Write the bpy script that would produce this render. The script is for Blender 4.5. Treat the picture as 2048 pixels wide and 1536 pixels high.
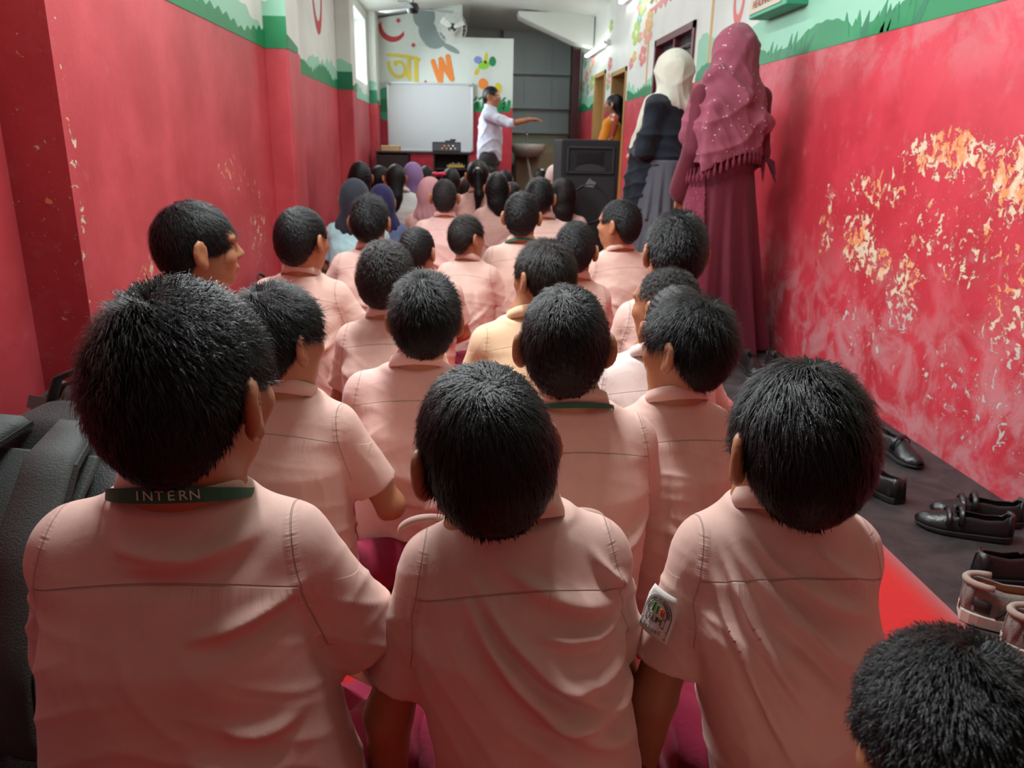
import bpy, math, random
import numpy as np
from mathutils import Vector, Matrix, Euler

scene = bpy.context.scene
for o in list(bpy.data.objects): bpy.data.objects.remove(o)
COL = scene.collection

# ---------------------------------------------------------------- camera
CAM_H = 1.0
def cam_basis(yaw, pitch, roll):
    fwd = Vector((math.sin(yaw)*math.cos(pitch), math.cos(yaw)*math.cos(pitch), -math.sin(pitch)))
    right = Vector((math.cos(yaw), -math.sin(yaw), 0))
    up = right.cross(fwd)
    r2 = right*math.cos(roll) + up*math.sin(roll)
    u2 = up*math.cos(roll) - right*math.sin(roll)
    return r2, u2, fwd
cr, cu, cf = cam_basis(math.radians(3.8388), math.radians(17.2442), math.radians(1.1))
cam_data = bpy.data.cameras.new('camera')
cam = bpy.data.objects.new('camera', cam_data); COL.objects.link(cam)
cam.matrix_world = Matrix(((cr.x, cu.x, -cf.x, 0), (cr.y, cu.y, -cf.y, 0), (cr.z, cu.z, -cf.z, CAM_H), (0, 0, 0, 1)))
cam_data.sensor_width = 36.0
cam_data.lens = 36.0*1540/2048
cam_data.clip_start = 0.02
cam_data.dof.use_dof = True
cam_data.dof.focus_distance = 1.05
cam_data.dof.aperture_fstop = 9.0
scene.camera = cam

# ---------------------------------------------------------------- world, exposure, lights
scene.view_settings.view_transform = 'Standard'
scene.view_settings.look = 'None'
scene.view_settings.gamma = 1.0
scene.view_settings.use_curve_mapping = False
scene.view_settings.exposure = 0.0
world = bpy.data.worlds.new('daylight'); scene.world = world
world.use_nodes = True
bg = world.node_tree.nodes['Background']
bg.inputs[0].default_value = (0.86, 0.93, 1.0, 1); bg.inputs[1].default_value = 5.0

def area(name, loc, target, sx, sy, power, color):
    l = bpy.data.lights.new(name, 'AREA'); l.shape = 'RECTANGLE'; l.size = sx; l.size_y = sy
    l.energy = power; l.color = color
    o = bpy.data.objects.new(name, l); COL.objects.link(o); o.location = loc
    o.rotation_euler = (Vector(target)-Vector(loc)).to_track_quat('-Z', 'Y').to_euler()
    return o
# daylight coming in through the window openings of the left wall (lights stand in the openings)
area('daylight_far_window', (-1.30, 9.0, 2.0), (0.6, 8.0, 0.6), 1.5, .62, 60, (.86, .93, 1))
area('daylight_near_window', (-1.20, 3.15, 2.04), (0.9, 2.6, 0.2), 1.5, .60, 70, (.90, .95, 1))
area('recess_fill', (1.1, 11.3, 2.58), (1.1, 11.6, 0), .9, .8, 16, (.90, 1, .97))  # added fill light with no opening behind it, brightens the dark recess
area('ceiling_tube_far', (.2, 6.4, 2.52), (.2, 6.4, 0), .12, 1.2, 26, (.95, 1, .99))

# ---------------------------------------------------------------- materials
def new_mat(name):
    m = bpy.data.materials.new(name); m.use_nodes = True
    return m, m.node_tree.nodes, m.node_tree.links, m.node_tree.nodes['Principled BSDF']
def rgba(c): return (c[0], c[1], c[2], 1)
def simple(name, color, rough=.6, metal=0, spec=.5, noise=0., nscale=20, bump=0., bscale=200, emit=None, sheen=0, coat=0):
    m, N, L, P = new_mat(name)
    P.inputs['Base Color'].default_value = rgba(color); P.inputs['Roughness'].default_value = rough
    P.inputs['Metallic'].default_value = metal; P.inputs['Specular IOR Level'].default_value = spec
    P.inputs['Sheen Weight'].default_value = sheen; P.inputs['Coat Weight'].default_value = coat
    tc = N.new('ShaderNodeTexCoord')
    if noise:
        n = N.new('ShaderNodeTexNoise'); n.inputs['Scale'].default_value = nscale; n.inputs['Detail'].default_value = 6
        L.new(tc.outputs['Object'], n.inputs['Vector'])
        mx = N.new('ShaderNodeMix'); mx.data_type = 'RGBA'
        L.new(n.outputs['Fac'], mx.inputs[0])
        mx.inputs[6].default_value = rgba([c*(1-noise) for c in color]); mx.inputs[7].default_value = rgba([min(1, c*(1+noise)) for c in color])
        L.new(mx.outputs[2], P.inputs['Base Color'])
    if bump:
        b = N.new('ShaderNodeBump'); n2 = N.new('ShaderNodeTexNoise'); n2.inputs['Scale'].default_value = bscale; n2.inputs['Detail'].default_value = 4
        L.new(tc.outputs['Object'], n2.inputs['Vector']); L.new(n2.outputs['Fac'], b.inputs['Height'])
        b.inputs['Strength'].default_value = bump; b.inputs['Distance'].default_value = .004
        L.new(b.outputs['Normal'], P.inputs['Normal'])
    if emit:
        P.inputs['Emission Color'].default_value = rgba(color); P.inputs['Emission Strength'].default_value = emit
    return m

def math_node(N, L, op, a, b=None, clamp=False):
    n = N.new('ShaderNodeMath'); n.operation = op; n.use_clamp = clamp
    for i, v in enumerate((a, b)):
        if v is None: continue
        if isinstance(v, (int, float)): n.inputs[i].default_value = v
        else: L.new(v, n.inputs[i])
    return n.outputs[0]
def mix_col(N, L, fac, c1, c2):
    mx = N.new('ShaderNodeMix'); mx.data_type = 'RGBA'
    if isinstance(fac, (int, float)): mx.inputs[0].default_value = fac
    else: L.new(fac, mx.inputs[0])
    for i, c in ((6, c1), (7, c2)):
        if isinstance(c, (tuple, list)): mx.inputs[i].default_value = rgba(c)
        else: L.new(c, mx.inputs[i])
    return mx.outputs[2]
def smooth(N, L, v, lo, hi, t0=0., t1=1.):
    n = N.new('ShaderNodeMapRange'); n.interpolation_type = 'SMOOTHSTEP'
    L.new(v, n.inputs[0]); n.inputs[1].default_value = lo; n.inputs[2].default_value = hi
    n.inputs[3].default_value = t0; n.inputs[4].default_value = t1
    return n.outputs[0]
def noise_node(N, L, vec, scale, detail=6, rough=.6, dist=0):
    n = N.new('ShaderNodeTexNoise'); n.inputs['Scale'].default_value = scale; n.inputs['Detail'].default_value = detail
    n.inputs['Roughness'].default_value = rough; n.inputs['Distortion'].default_value = dist
    L.new(vec, n.inputs['Vector']); return n.outputs['Fac']

RED = (.50, .028, .044)
WHITE = (.68, .72, .66)
ZP = 1.446
def wall_mat(name, blobs=(), red=RED, scuff=.3, haze=0., white=WHITE, chips=.0):
    """painted wall: red dado below ZP, whitewash above, chipped paint patches given as (axis position, z, ra, rz, weight)"""
    m, N, L, P = new_mat(name)
    tc = N.new('ShaderNodeTexCoord'); vec = tc.outputs['Object']
    sep = N.new('ShaderNodeSeparateXYZ'); L.new(vec, sep.inputs[0]); x, y, z = sep.outputs
    big = noise_node(N, L, vec, 2.2, 5, .6)
    mid = noise_node(N, L, vec, 14, 8, .65, .4)
    fine = noise_node(N, L, vec, 60, 8, .7)
    # red paint with uneven wear
    c = mix_col(N, L, smooth(N, L, big, .35, .68), [v*.84 for v in red], (red[0]*1.12, red[1]*1.5, red[2]*1.5))
    sc = math_node(N, L, 'MULTIPLY', smooth(N, L, mid, .55, .72), scuff, True)
    c = mix_col(N, L, sc, c, (.52, .16, .18))
    if haze:   # chalky worn bloom low on the wall and just under the painted border
        hz = math_node(N, L, 'MAXIMUM', smooth(N, L, z, .75, .15), math_node(N, L, 'MULTIPLY', smooth(N, L, z, 1.15, 1.40), .45))
        hn = noise_node(N, L, vec, 5, 8, .68, .6)
        c = mix_col(N, L, math_node(N, L, 'MULTIPLY', math_node(N, L, 'MULTIPLY', smooth(N, L, hn, .42, .62), hz), haze), c, (.50, .25, .26))
    # chips
    mask = None
    for (by, bz, ry, rz, wgt) in blobs:
        dy = math_node(N, L, 'DIVIDE', math_node(N, L, 'SUBTRACT', y, by), ry)
        dz = math_node(N, L, 'DIVIDE', math_node(N, L, 'SUBTRACT', z, bz), rz)
        q = math_node(N, L, 'ADD', math_node(N, L, 'MULTIPLY', dy, dy), math_node(N, L, 'MULTIPLY', dz, dz))
        g = smooth(N, L, q, 0, 1, wgt, 0)
        mask = g if mask is None else math_node(N, L, 'MAXIMUM', mask, g)
    h = None
    if mask is not None:
        n1 = noise_node(N, L, vec, 25, 10, .65, .6)
        lvl = math_node(N, L, 'ADD', n1, math_node(N, L, 'MULTIPLY', mask, .30))
        n3 = noise_node(N, L, vec, 85, 6, .6, .2)
        lvl2 = math_node(N, L, 'ADD', n3, math_node(N, L, 'MULTIPLY', mask, .17))
        chip = math_node(N, L, 'MAXIMUM', smooth(N, L, lvl, .715, .735), smooth(N, L, lvl2, .73, .76))
        edge = math_node(N, L, 'MAXIMUM', smooth(N, L, lvl, .69, .72), smooth(N, L, lvl2, .69, .73))
        pale = smooth(N, L, math_node(N, L, 'ADD', mid, math_node(N, L, 'MULTIPLY', mask, .22)), .60, .82)
        lowz = smooth(N, L, z, .85, .25)
        c = mix_col(N, L, math_node(N, L, 'MULTIPLY', pale, math_node(N, L, 'ADD', math_node(N, L, 'MULTIPLY', lowz, .5), .08)), c, (.50, .22, .24))
        tone = noise_node(N, L, vec, 9, 4, .6)
        cc = mix_col(N, L, smooth(N, L, tone, .46, .58), (.66, .55, .38), (.70, .27, .10))
        cc = mix_col(N, L, smooth(N, L, math_node(N, L, 'ADD', lowz, math_node(N, L, 'MULTIPLY', tone, .6)), .8, 1.2), cc, (.52, .47, .44))
        cc = mix_col(N, L, smooth(N, L, fine, .5, .7), cc, (.62, .56, .47))
        c = mix_col(N, L, math_node(N, L, 'MULTIPLY', edge, .5), c, (.24, .02, .02))
        c = mix_col(N, L, chip, c, cc)
        h = chip
    wc = mix_col(N, L, smooth(N, L, big, .4, .7), white, [v*.88 for v in white])
    top = smooth(N, L, z, ZP-.002, ZP+.002)
    c = mix_col(N, L, top, c, wc)
    L.new(c, P.inputs['Base Color']); P.inputs['Roughness'].default_value = .5
    P.inputs['Specular IOR Level'].default_value = .4
    b = N.new('ShaderNodeBump'); b.inputs['Strength'].default_value = .5; b.inputs['Distance'].default_value = .004
    hh = math_node(N, L, 'ADD', math_node(N, L, 'MULTIPLY', mid, .6), math_node(N, L, 'MULTIPLY', fine, .25))
    if h is not None: hh = math_node(N, L, 'SUBTRACT', hh, math_node(N, L, 'MULTIPLY', h, .8))
    L.new(hh, b.inputs['Height']); L.new(b.outputs['Normal'], P.inputs['Normal'])
    return m

# ---------------------------------------------------------------- mesh helpers
class MB:
    def __init__(s): s.v = []; s.f = []
    def add(s, verts, faces):
        k = len(s.v); s.v += [tuple(v) for v in verts]; s.f += [tuple(i+k for i in f) for f in faces]; return s
    def box(s, lo, hi, M=None):
        (a, b, c), (d, e, f) = lo, hi
        vs = [(a,b,c),(d,b,c),(d,e,c),(a,e,c),(a,b,f),(d,b,f),(d,e,f),(a,e,f)]
        if M is not None: vs = [tuple(M @ Vector(v)) for v in vs]
        return s.add(vs, [(0,3,2,1),(4,5,6,7),(0,1,5,4),(1,2,6,5),(2,3,7,6),(3,0,4,7)])
    def tube(s, pts, r, n=10, caps=True, sq=1.0):
        pts = [Vector(p) for p in pts]
        rs = r if isinstance(r, (list, tuple)) else [r]*len(pts)
        rings = []; prev = None
        for i, p in enumerate(pts):
            t = (pts[min(i+1, len(pts)-1)]-pts[max(i-1, 0)]).normalized()
            if prev is None: u = t.orthogonal().normalized()
            else:
                u = (prev - t*prev.dot(t)).normalized()
            prev = u; w = t.cross(u)
            rings.append([p + (u*math.cos(a)+w*math.sin(a)*sq)*rs[i] for a in [2*math.pi*j/n for j in range(n)]])
        return s.loft(rings, caps)
    def loft(s, rings, caps=True, closed=True):
        n = len(rings[0]); vs = [v for r in rings for v in r]; fs = []
        for i in range(len(rings)-1):
            for j in range(n if closed else n-1):
                a, b = i*n+j, i*n+(j+1) % n
                fs.append((a, b, b+n, a+n))
        if caps and closed:
            fs.append(tuple(reversed(range(n)))); fs.append(tuple(range((len(rings)-1)*n, len(rings)*n)))
        return s.add(vs, fs)
    def lathe(s, prof, n=24, M=None, axis='Z'):
        rings = []
        for r, z in prof:
            ring = []
            for j in range(n):
                a = 2*math.pi*j/n; v = Vector((r*math.cos(a), r*math.sin(a), z))
                if axis == 'Y': v = Vector((v.x, -v.z, v.y))
                if M is not None: v = M @ v
                ring.append(v)
            rings.append(ring)
        return s.loft(rings)
    def prism(s, poly, lo, hi, plane='XZ'):
        """polygon (list of 2D) extruded between lo and hi along the remaining axis"""
        n = len(poly)
        def P(p, d): return {'XZ': (p[0], d, p[1]), 'YZ': (d, p[0], p[1]), 'XY': (p[0], p[1], d)}[plane]
        vs = [P(p, lo) for p in poly]+[P(p, hi) for p in poly]
        fs = [tuple(range(n)), tuple(reversed(range(n, 2*n)))]+[(i, i+n, (i+1) % n+n, (i+1) % n) for i in range(n)]
        return s.add(vs, fs)
    def build(s, name, mat, parent=None, smooth=False, bevel=0, props=None, fix=True):
        me = bpy.data.meshes.new(name); me.from_pydata(s.v, [], s.f); me.update()
        import bmesh
        if fix:
            bm = bmesh.new(); bm.from_mesh(me); bmesh.ops.recalc_face_normals(bm, faces=bm.faces[:]); bm.to_mesh(me); bm.free()
        me.materials.append(mat)
        if smooth: me.polygons.foreach_set('use_smooth', [True]*len(me.polygons))
        o = bpy.data.objects.new(name, me); COL.objects.link(o); o.parent = parent
        if bevel:
            b = o.modifiers.new('bevel', 'BEVEL'); b.width = bevel; b.segments = 2; b.limit_method = 'ANGLE'
        if props:
            for k, v in props.items(): o[k] = v
        return o
def empty(name, loc=(0, 0, 0), rz=0, s=1.0, **props):
    o = bpy.data.objects.new(name, None); COL.objects.link(o)
    o.location = loc; o.rotation_euler = (0, 0, rz); o.scale = (s, s, s); o.empty_display_size = .05
    for k, v in props.items(): o[k] = v
    return o
def text_obj(name, body, size, mat, parent, M, depth=.001, font=None):
    c = bpy.data.curves.new(name, 'FONT'); c.body = body; c.size = size; c.extrude = depth
    c.align_x = 'CENTER'; c.align_y = 'CENTER'
    t = bpy.data.objects.new(name+'_tmp', c); COL.objects.link(t)
    dg = bpy.context.evaluated_depsgraph_get()
    me = bpy.data.meshes.new_from_object(t.evaluated_get(dg)); bpy.data.objects.remove(t)
    me.materials.clear(); me.materials.append(mat)
    o = bpy.data.objects.new(name, me); COL.objects.link(o); o.parent = parent
    o.matrix_local = M
    return o

# ---------------------------------------------------------------- signed distance toolkit
class Field:
    def __init__(s, lo, hi, h):
        s.lo = np.array(lo, np.float32); s.h = h
        s.n = np.ceil((np.array(hi)-np.array(lo))/h).astype(int)+1
        s.a = np.full(s.n, 9., np.float32)
        s.ax = [(s.lo[i]+h*np.arange(s.n[i])).astype(np.float32) for i in range(3)]
    def sub(s, lo, hi):
        i0 = [max(0, int((lo[i]-s.lo[i])/s.h)) for i in range(3)]
        i1 = [min(s.n[i], int((hi[i]-s.lo[i])/s.h)+2) for i in range(3)]
        if any(i0[i] >= i1[i] for i in range(3)): return None
        sl = tuple(slice(i0[i], i1[i]) for i in range(3))
        X = s.ax[0][sl[0]][:, None, None]; Y = s.ax[1][sl[1]][None, :, None]; Z = s.ax[2][sl[2]][None, None, :]
        return sl, X, Y, Z
    def merge(s, sl, d, k, op='u'):
        a = s.a[sl]
        if op == 'u':
            if k > 0:
                hh = np.clip(.5+.5*(d-a)/k, 0, 1); r = d*(1-hh)+a*hh-k*hh*(1-hh)
                r = np.where(a > 5, d, r)
            else: r = np.minimum(a, d)
        else: r = np.maximum(a, -d)
        s.a[sl] = r
    def cone(s, a, b, r1, r2, k=.02, op='u', cut=None, flat=None):
        a = np.array(a, float); b = np.array(b, float); m = max(r1, r2)+k+2.5*s.h
        g = s.sub(np.minimum(a, b)-m, np.maximum(a, b)+m)
        if g is None: return
        sl, X, Y, Z = g; ba = b-a; L2 = max(float(ba@ba), 1e-9)
        px, py, pz = X-a[0], Y-a[1], Z-a[2]
        tt = (px*ba[0]+py*ba[1]+pz*ba[2])/L2; t = np.clip(tt, 0, 1)
        dx, dy, dz = px-t*ba[0], py-t*ba[1], pz-t*ba[2]
        if flat is not None:      # flattened across direction n by factor f
            n, f = flat; n = np.array(n, float); n /= np.linalg.norm(n)
            q = dx*n[0]+dy*n[1]+dz*n[2]; w = (1/f-1)
            dx = dx+q*n[0]*w; dy = dy+q*n[1]*w; dz = dz+q*n[2]*w
        d = np.sqrt(dx*dx+dy*dy+dz*dz)-(r1+(r2-r1)*t)
        if cut is not None: d = np.maximum(d, (tt-cut)*math.sqrt(L2))
        s.merge(sl, d.astype(np.float32), k, op)
    def ell(s, c, r, R=None, k=.02, op='u'):
        c = np.array(c, float); m = max(r)+k+2.5*s.h
        g = s.sub(c-m, c+m)
        if g is None: return
        sl, X, Y, Z = g; px, py, pz = X-c[0], Y-c[1], Z-c[2]
        if R is not None:
            R = np.array(R); px, py, pz = (R[0,0]*px+R[1,0]*py+R[2,0]*pz, R[0,1]*px+R[1,1]*py+R[2,1]*pz, R[0,2]*px+R[1,2]*py+R[2,2]*pz)
        q = np.sqrt((px/r[0])**2+(py/r[1])**2+(pz/r[2])**2); q2 = np.sqrt((px/r[0]**2)**2+(py/r[1]**2)**2+(pz/r[2]**2)**2)
        d = q*(q-1)/np.maximum(q2, 1e-6)
        s.merge(sl, d.astype(np.float32), k, op)
    def stack(s, nodes, k=.03, n=2.4, roll=0., inset=0., pleat=None):
        """nodes: (z, cx, cy, rx, ry) from bottom to top, horizontal superellipse sections"""
        nd = np.array(nodes, float); mx = nd[:, 3].max()+.05; my = nd[:, 4].max()+.05
        ex = abs(roll)*mx
        g = s.sub((nd[:,1].min()-mx, nd[:,2].min()-my, nd[0,0]-.05-ex), (nd[:,1].max()+mx, nd[:,2].max()+my, nd[-1,0]+.05+ex))
        if g is None: return
        sl, X, Y, Z = g
        Zr = Z-roll*X if roll else Z
        I = lambda j: np.interp(Zr, nd[:, 0], nd[:, j])
        rx, ry = I(3)-inset, I(4)-inset; u = np.abs(X-I(1))/rx; vy = (Y-I(2)); v = np.abs(vy)/ry
        q = (u**n+v**n)**(1/n)
        if pleat is not None:
            th = np.arctan2(v*np.sign(vy), (X-I(1))/rx); q = q-pleat(th, Zr)
        d = (q-1)*np.minimum(rx, ry)
        d = np.maximum(d, np.maximum(Zr-(nd[-1,0]-inset), (nd[0,0]+inset)-Zr))
        s.merge(sl, (d+0*Z+0*X+0*Y).astype(np.float32), k)
    def clip(s, fn):
        X = s.ax[0][:, None, None]; Y = s.ax[1][None, :, None]; Z = s.ax[2][None, None, :]
        s.a = np.maximum(s.a, (fn(X, Y, Z)+0*X+0*Y+0*Z).astype(np.float32))
    def nets(s, relax=1):
        a = s.a; a[0] = a[-1] = 9; a[:, 0] = a[:, -1] = 9; a[:, :, 0] = a[:, :, -1] = 9
        ins = a < 0; nx, ny, nz = a.shape
        cnt = np.zeros((nx-1, ny-1, nz-1), np.int8); 
        for i in (0, 1):
            for j in (0, 1):
                for k in (0, 1): cnt += ins[i:nx-1+i, j:ny-1+j, k:nz-1+k]
        act = (cnt > 0) & (cnt < 8); idx = np.argwhere(act)
        if len(idx) == 0: return None
        vid = np.full(act.shape, -1, np.int64); vid[act] = np.arange(len(idx))
        pos = np.zeros((len(idx), 3)); num = np.zeros(len(idx))
        I, J, K = idx.T
        for ax in range(3):
            o1, o2 = [q for q in range(3) if q != ax]
            for d1 in (0, 1):
                for d2 in (0, 1):
                    off = [0, 0, 0]; off[o1] = d1; off[o2] = d2
                    A = a[I+off[0], J+off[1], K+off[2]]
                    off2 = list(off); off2[ax] = 1
                    B = a[I+off2[0], J+off2[1], K+off2[2]]
                    cr_ = (A < 0) != (B < 0)
                    t = np.where(cr_, A/np.where(A == B, 1, A-B), 0); t = np.clip(t, 0, 1)
                    p = np.tile(np.array(off, float), (len(idx), 1)); p[:, ax] = t
                    pos += p*cr_[:, None]; num += cr_
        P = (idx+pos/num[:, None])*s.h+s.lo
        quads = []
        for ax in range(3):
            o1, o2 = [(1, 2), (2, 0), (0, 1)][ax]
            sl0 = [slice(None)]*3; sl1 = [slice(None)]*3
            sl0[ax] = slice(0, -1); sl1[ax] = slice(1, None)
            A = ins[tuple(sl0)]; B = ins[tuple(sl1)]
            e = np.argwhere(A != B)
            e = e[(e[:, o1] > 0) & (e[:, o2] > 0) & (e[:, o1] < s.n[o1]-1) & (e[:, o2] < s.n[o2]-1)]
            sgn = A[e[:, 0], e[:, 1], e[:, 2]]
            def at(d1, d2):
                q = e.copy(); q[:, o1] -= d1; q[:, o2] -= d2; return vid[q[:, 0], q[:, 1], q[:, 2]]
            q = np.stack([at(1, 1), at(0, 1), at(0, 0), at(1, 0)], 1)
            q[~sgn] = q[~sgn][:, ::-1]; quads.append(q)
        Q = np.concatenate(quads)
        for _ in range(relax):
            S = np.zeros_like(P); C = np.zeros(len(P))
            for c in range(4):
                for d in (1, 3):
                    np.add.at(S, Q[:, c], P[Q[:, (c+d) % 4]]); np.add.at(C, Q[:, c], 1)
            P = P*.45+.55*S/np.maximum(C, 1)[:, None]
        return P, Q
def vnormals(P, Q):
    n = np.cross(P[Q[:, 2]]-P[Q[:, 0]], P[Q[:, 3]]-P[Q[:, 1]]); N = np.zeros_like(P)
    for c in range(4): np.add.at(N, Q[:, c], n)
    return N/np.maximum(np.linalg.norm(N, axis=1), 1e-12)[:, None]
def np_mesh(name, P, Q, mat, parent=None, smooth=True, attrs=None, props=None):
    me = bpy.data.meshes.new(name)
    me.vertices.add(len(P)); me.vertices.foreach_set('co', np.asarray(P, np.float32).ravel())
    k = Q.shape[1]
    me.loops.add(Q.size); me.loops.foreach_set('vertex_index', Q.astype(np.int32).ravel())
    me.polygons.add(len(Q)); me.polygons.foreach_set('loop_start', np.arange(0, Q.size, k, dtype=np.int32))
    me.update(calc_edges=True)
    if smooth: me.polygons.foreach_set('use_smooth', np.ones(len(Q), bool))
    if attrs:
        for an, av in attrs.items():
            at = me.attributes.new(an, 'FLOAT_VECTOR' if av.ndim == 2 else 'FLOAT', 'POINT')
            at.data.foreach_set('vector' if av.ndim == 2 else 'value', np.asarray(av, np.float32).ravel())
    me.materials.append(mat)
    o = bpy.data.objects.new(name, me); COL.objects.link(o); o.parent = parent
    if props:
        for a, b in props.items(): o[a] = b
    return o

# ---------------------------------------------------------------- people
def cloth_mat(name, color, folds=.5, seams=True, rough=.85, weave=900, wr=18, print_cols=None, fringe=0):
    m, N, L, P = new_mat(name)
    at = N.new('ShaderNodeAttribute'); at.attribute_name = 'rest'; vec = at.outputs['Vector']
    sep = N.new('ShaderNodeSeparateXYZ'); L.new(vec, sep.inputs[0]); x, y, z = sep.outputs
    big = noise_node(N, L, vec, 5, 4, .6)
    c = mix_col(N, L, smooth(N, L, big, .35, .65), [v*.93 for v in color], [min(1, v*1.05) for v in color])
    P.inputs['Roughness'].default_value = rough; P.inputs['Specular IOR Level'].default_value = .25
    P.inputs['Sheen Weight'].default_value = .12
    wv = noise_node(N, L, vec, weave, 2, .5)
    wrn = noise_node(N, L, vec, wr, 4, .55, .8)
    h = math_node(N, L, 'ADD', math_node(N, L, 'MULTIPLY', wv, .05), math_node(N, L, 'MULTIPLY', wrn, folds))
    if seams:
        ax = math_node(N, L, 'ABSOLUTE', x)
        # yoke seam across the back and the armhole seams
        zz = math_node(N, L, 'SUBTRACT', z, math_node(N, L, 'ADD', .503, math_node(N, L, 'MULTIPLY', math_node(N, L, 'MULTIPLY', x, x), -.9)))
        back = smooth(N, L, y, .035, .02)
        s1 = math_node(N, L, 'MULTIPLY', smooth(N, L, math_node(N, L, 'ABSOLUTE', zz), .0014, .0003), back)
        xa = math_node(N, L, 'SUBTRACT', ax, math_node(N, L, 'ADD', .152, math_node(N, L, 'MULTIPLY', math_node(N, L, 'SUBTRACT', z, .50), -.22)))
        inz = math_node(N, L, 'MULTIPLY', smooth(N, L, z, .385, .39), smooth(N, L, z, .56, .55))
        s1 = math_node(N, L, 'MULTIPLY', s1, smooth(N, L, xa, .0, -.002))
        s2 = math_node(N, L, 'MULTIPLY', smooth(N, L, math_node(N, L, 'ABSOLUTE', xa), .0014, .0003), inz)
        s = math_node(N, L, 'MAXIMUM', s1, s2)
        # little gathers under the yoke and beside the armhole
        gx = N.new('ShaderNodeTexNoise'); gx.noise_dimensions = '1D'; gx.inputs['Scale'].default_value = 90; L.new(x, gx.inputs['W'])
        gz = N.new('ShaderNodeTexNoise'); gz.noise_dimensions = '1D'; gz.inputs['Scale'].default_value = 110; L.new(z, gz.inputs['W'])
        g1 = math_node(N, L, 'MULTIPLY', math_node(N, L, 'MULTIPLY', smooth(N, L, zz, -.03, -.002), smooth(N, L, zz, .0, -.001)), back)
        g1 = math_node(N, L, 'MULTIPLY', g1, gx.outputs['Fac'])
        g2 = math_node(N, L, 'MULTIPLY', math_node(N, L, 'MULTIPLY', smooth(N, L, math_node(N, L, 'ABSOLUTE', xa), .011, .002), inz), gz.outputs['Fac'])
        h = math_node(N, L, 'ADD', h, math_node(N, L, 'MULTIPLY', math_node(N, L, 'ADD', g1, g2), .8))
        h = math_node(N, L, 'SUBTRACT', h, math_node(N, L, 'MULTIPLY', s, .6))
        c = mix_col(N, L, math_node(N, L, 'MULTIPLY', s, .45), c, [v*.5 for v in color])
    if print_cols:
        vo = N.new('ShaderNodeTexVoronoi'); vo.inputs['Scale'].default_value = print_cols[0]; L.new(vec, vo.inputs['Vector'])
        c = mix_col(N, L, smooth(N, L, vo.outputs['Distance'], print_cols[2], print_cols[2]*.8), c, print_cols[1])
    L.new(c, P.inputs['Base Color'])
    b = N.new('ShaderNodeBump'); b.inputs['Strength'].default_value = .8; b.inputs['Distance'].default_value = .004
    L.new(h, b.inputs['Height']); L.new(b.outputs['Normal'], P.inputs['Normal'])
    return m
_cm = {}
def cloth(color, **k):
    key = (tuple(color), tuple(sorted((a, str(b)) for a, b in k.items())))
    if key not in _cm: _cm[key] = cloth_mat('cloth', color, **k)
    return _cm[key]
def skin_mat(name, color):
    m, N, L, P = new_mat(name)
    tc = N.new('ShaderNodeTexCoord'); n = noise_node(N, L, tc.outputs['Object'], 30, 5, .6)
    L.new(mix_col(N, L, n, [c*.85 for c in color], [c*1.12 for c in color]), P.inputs['Base Color'])
    P.inputs['Roughness'].default_value = .5; P.inputs['Subsurface Weight'].default_value = .08
    P.inputs['Subsurface Radius'].default_value = (.02, .008, .004); P.inputs['Subsurface Scale'].default_value = .3
    return m
def hair_mat(name, color, rough=.42):
    m, N, L, P = new_mat(name)
    P.inputs['Base Color'].default_value = rgba(color); P.inputs['Roughness'].default_value = rough
    P.inputs['Specular IOR Level'].default_value = .30
    tc = N.new('ShaderNodeTexCoord'); b = N.new('ShaderNodeBump')
    mp = N.new('ShaderNodeMapping'); mp.inputs['Scale'].default_value = (260, 260, 25); L.new(tc.outputs['Object'], mp.inputs[0])
    n = noise_node(N, L, mp.outputs[0], 1, 3, .6); L.new(n, b.inputs['Height']); b.inputs['Strength'].default_value = .6; b.inputs['Distance'].default_value = .003
    L.new(b.outputs['Normal'], P.inputs['Normal'])
    return m
SKIN = skin_mat('brown_skin', (.40, .17, .085)); SKIN_D = skin_mat('deep_brown_skin', (.27, .115, .06)); SKIN_L = skin_mat('light_brown_skin', (.52, .26, .15))
HAIR = hair_mat('black_hair', (.0055, .005, .0058), .40); HAIR_B = hair_mat('cropped_hair', (.018, .015, .014), .6); HAIR_W = hair_mat('warm_black_hair', (.013, .0085, .007))
MAROON = (.27, .014, .05)
PINK = (.70, .465, .40)
EYE = simple('eye_white', (.7, .68, .62), .3); IRIS = simple('iris', (.02, .01, .006), .2)
GREEN_RIBBON = simple('green_ribbon', (.01, .12, .065), .6); WHITE_INK = simple('pale_ink', (.55, .72, .62), .6)

def rotm(yaw, pitch, roll):
    return np.array((Matrix.Rotation(yaw, 3, 'Z') @ Matrix.Rotation(pitch, 3, 'X') @ Matrix.Rotation(roll, 3, 'Y')))

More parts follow.
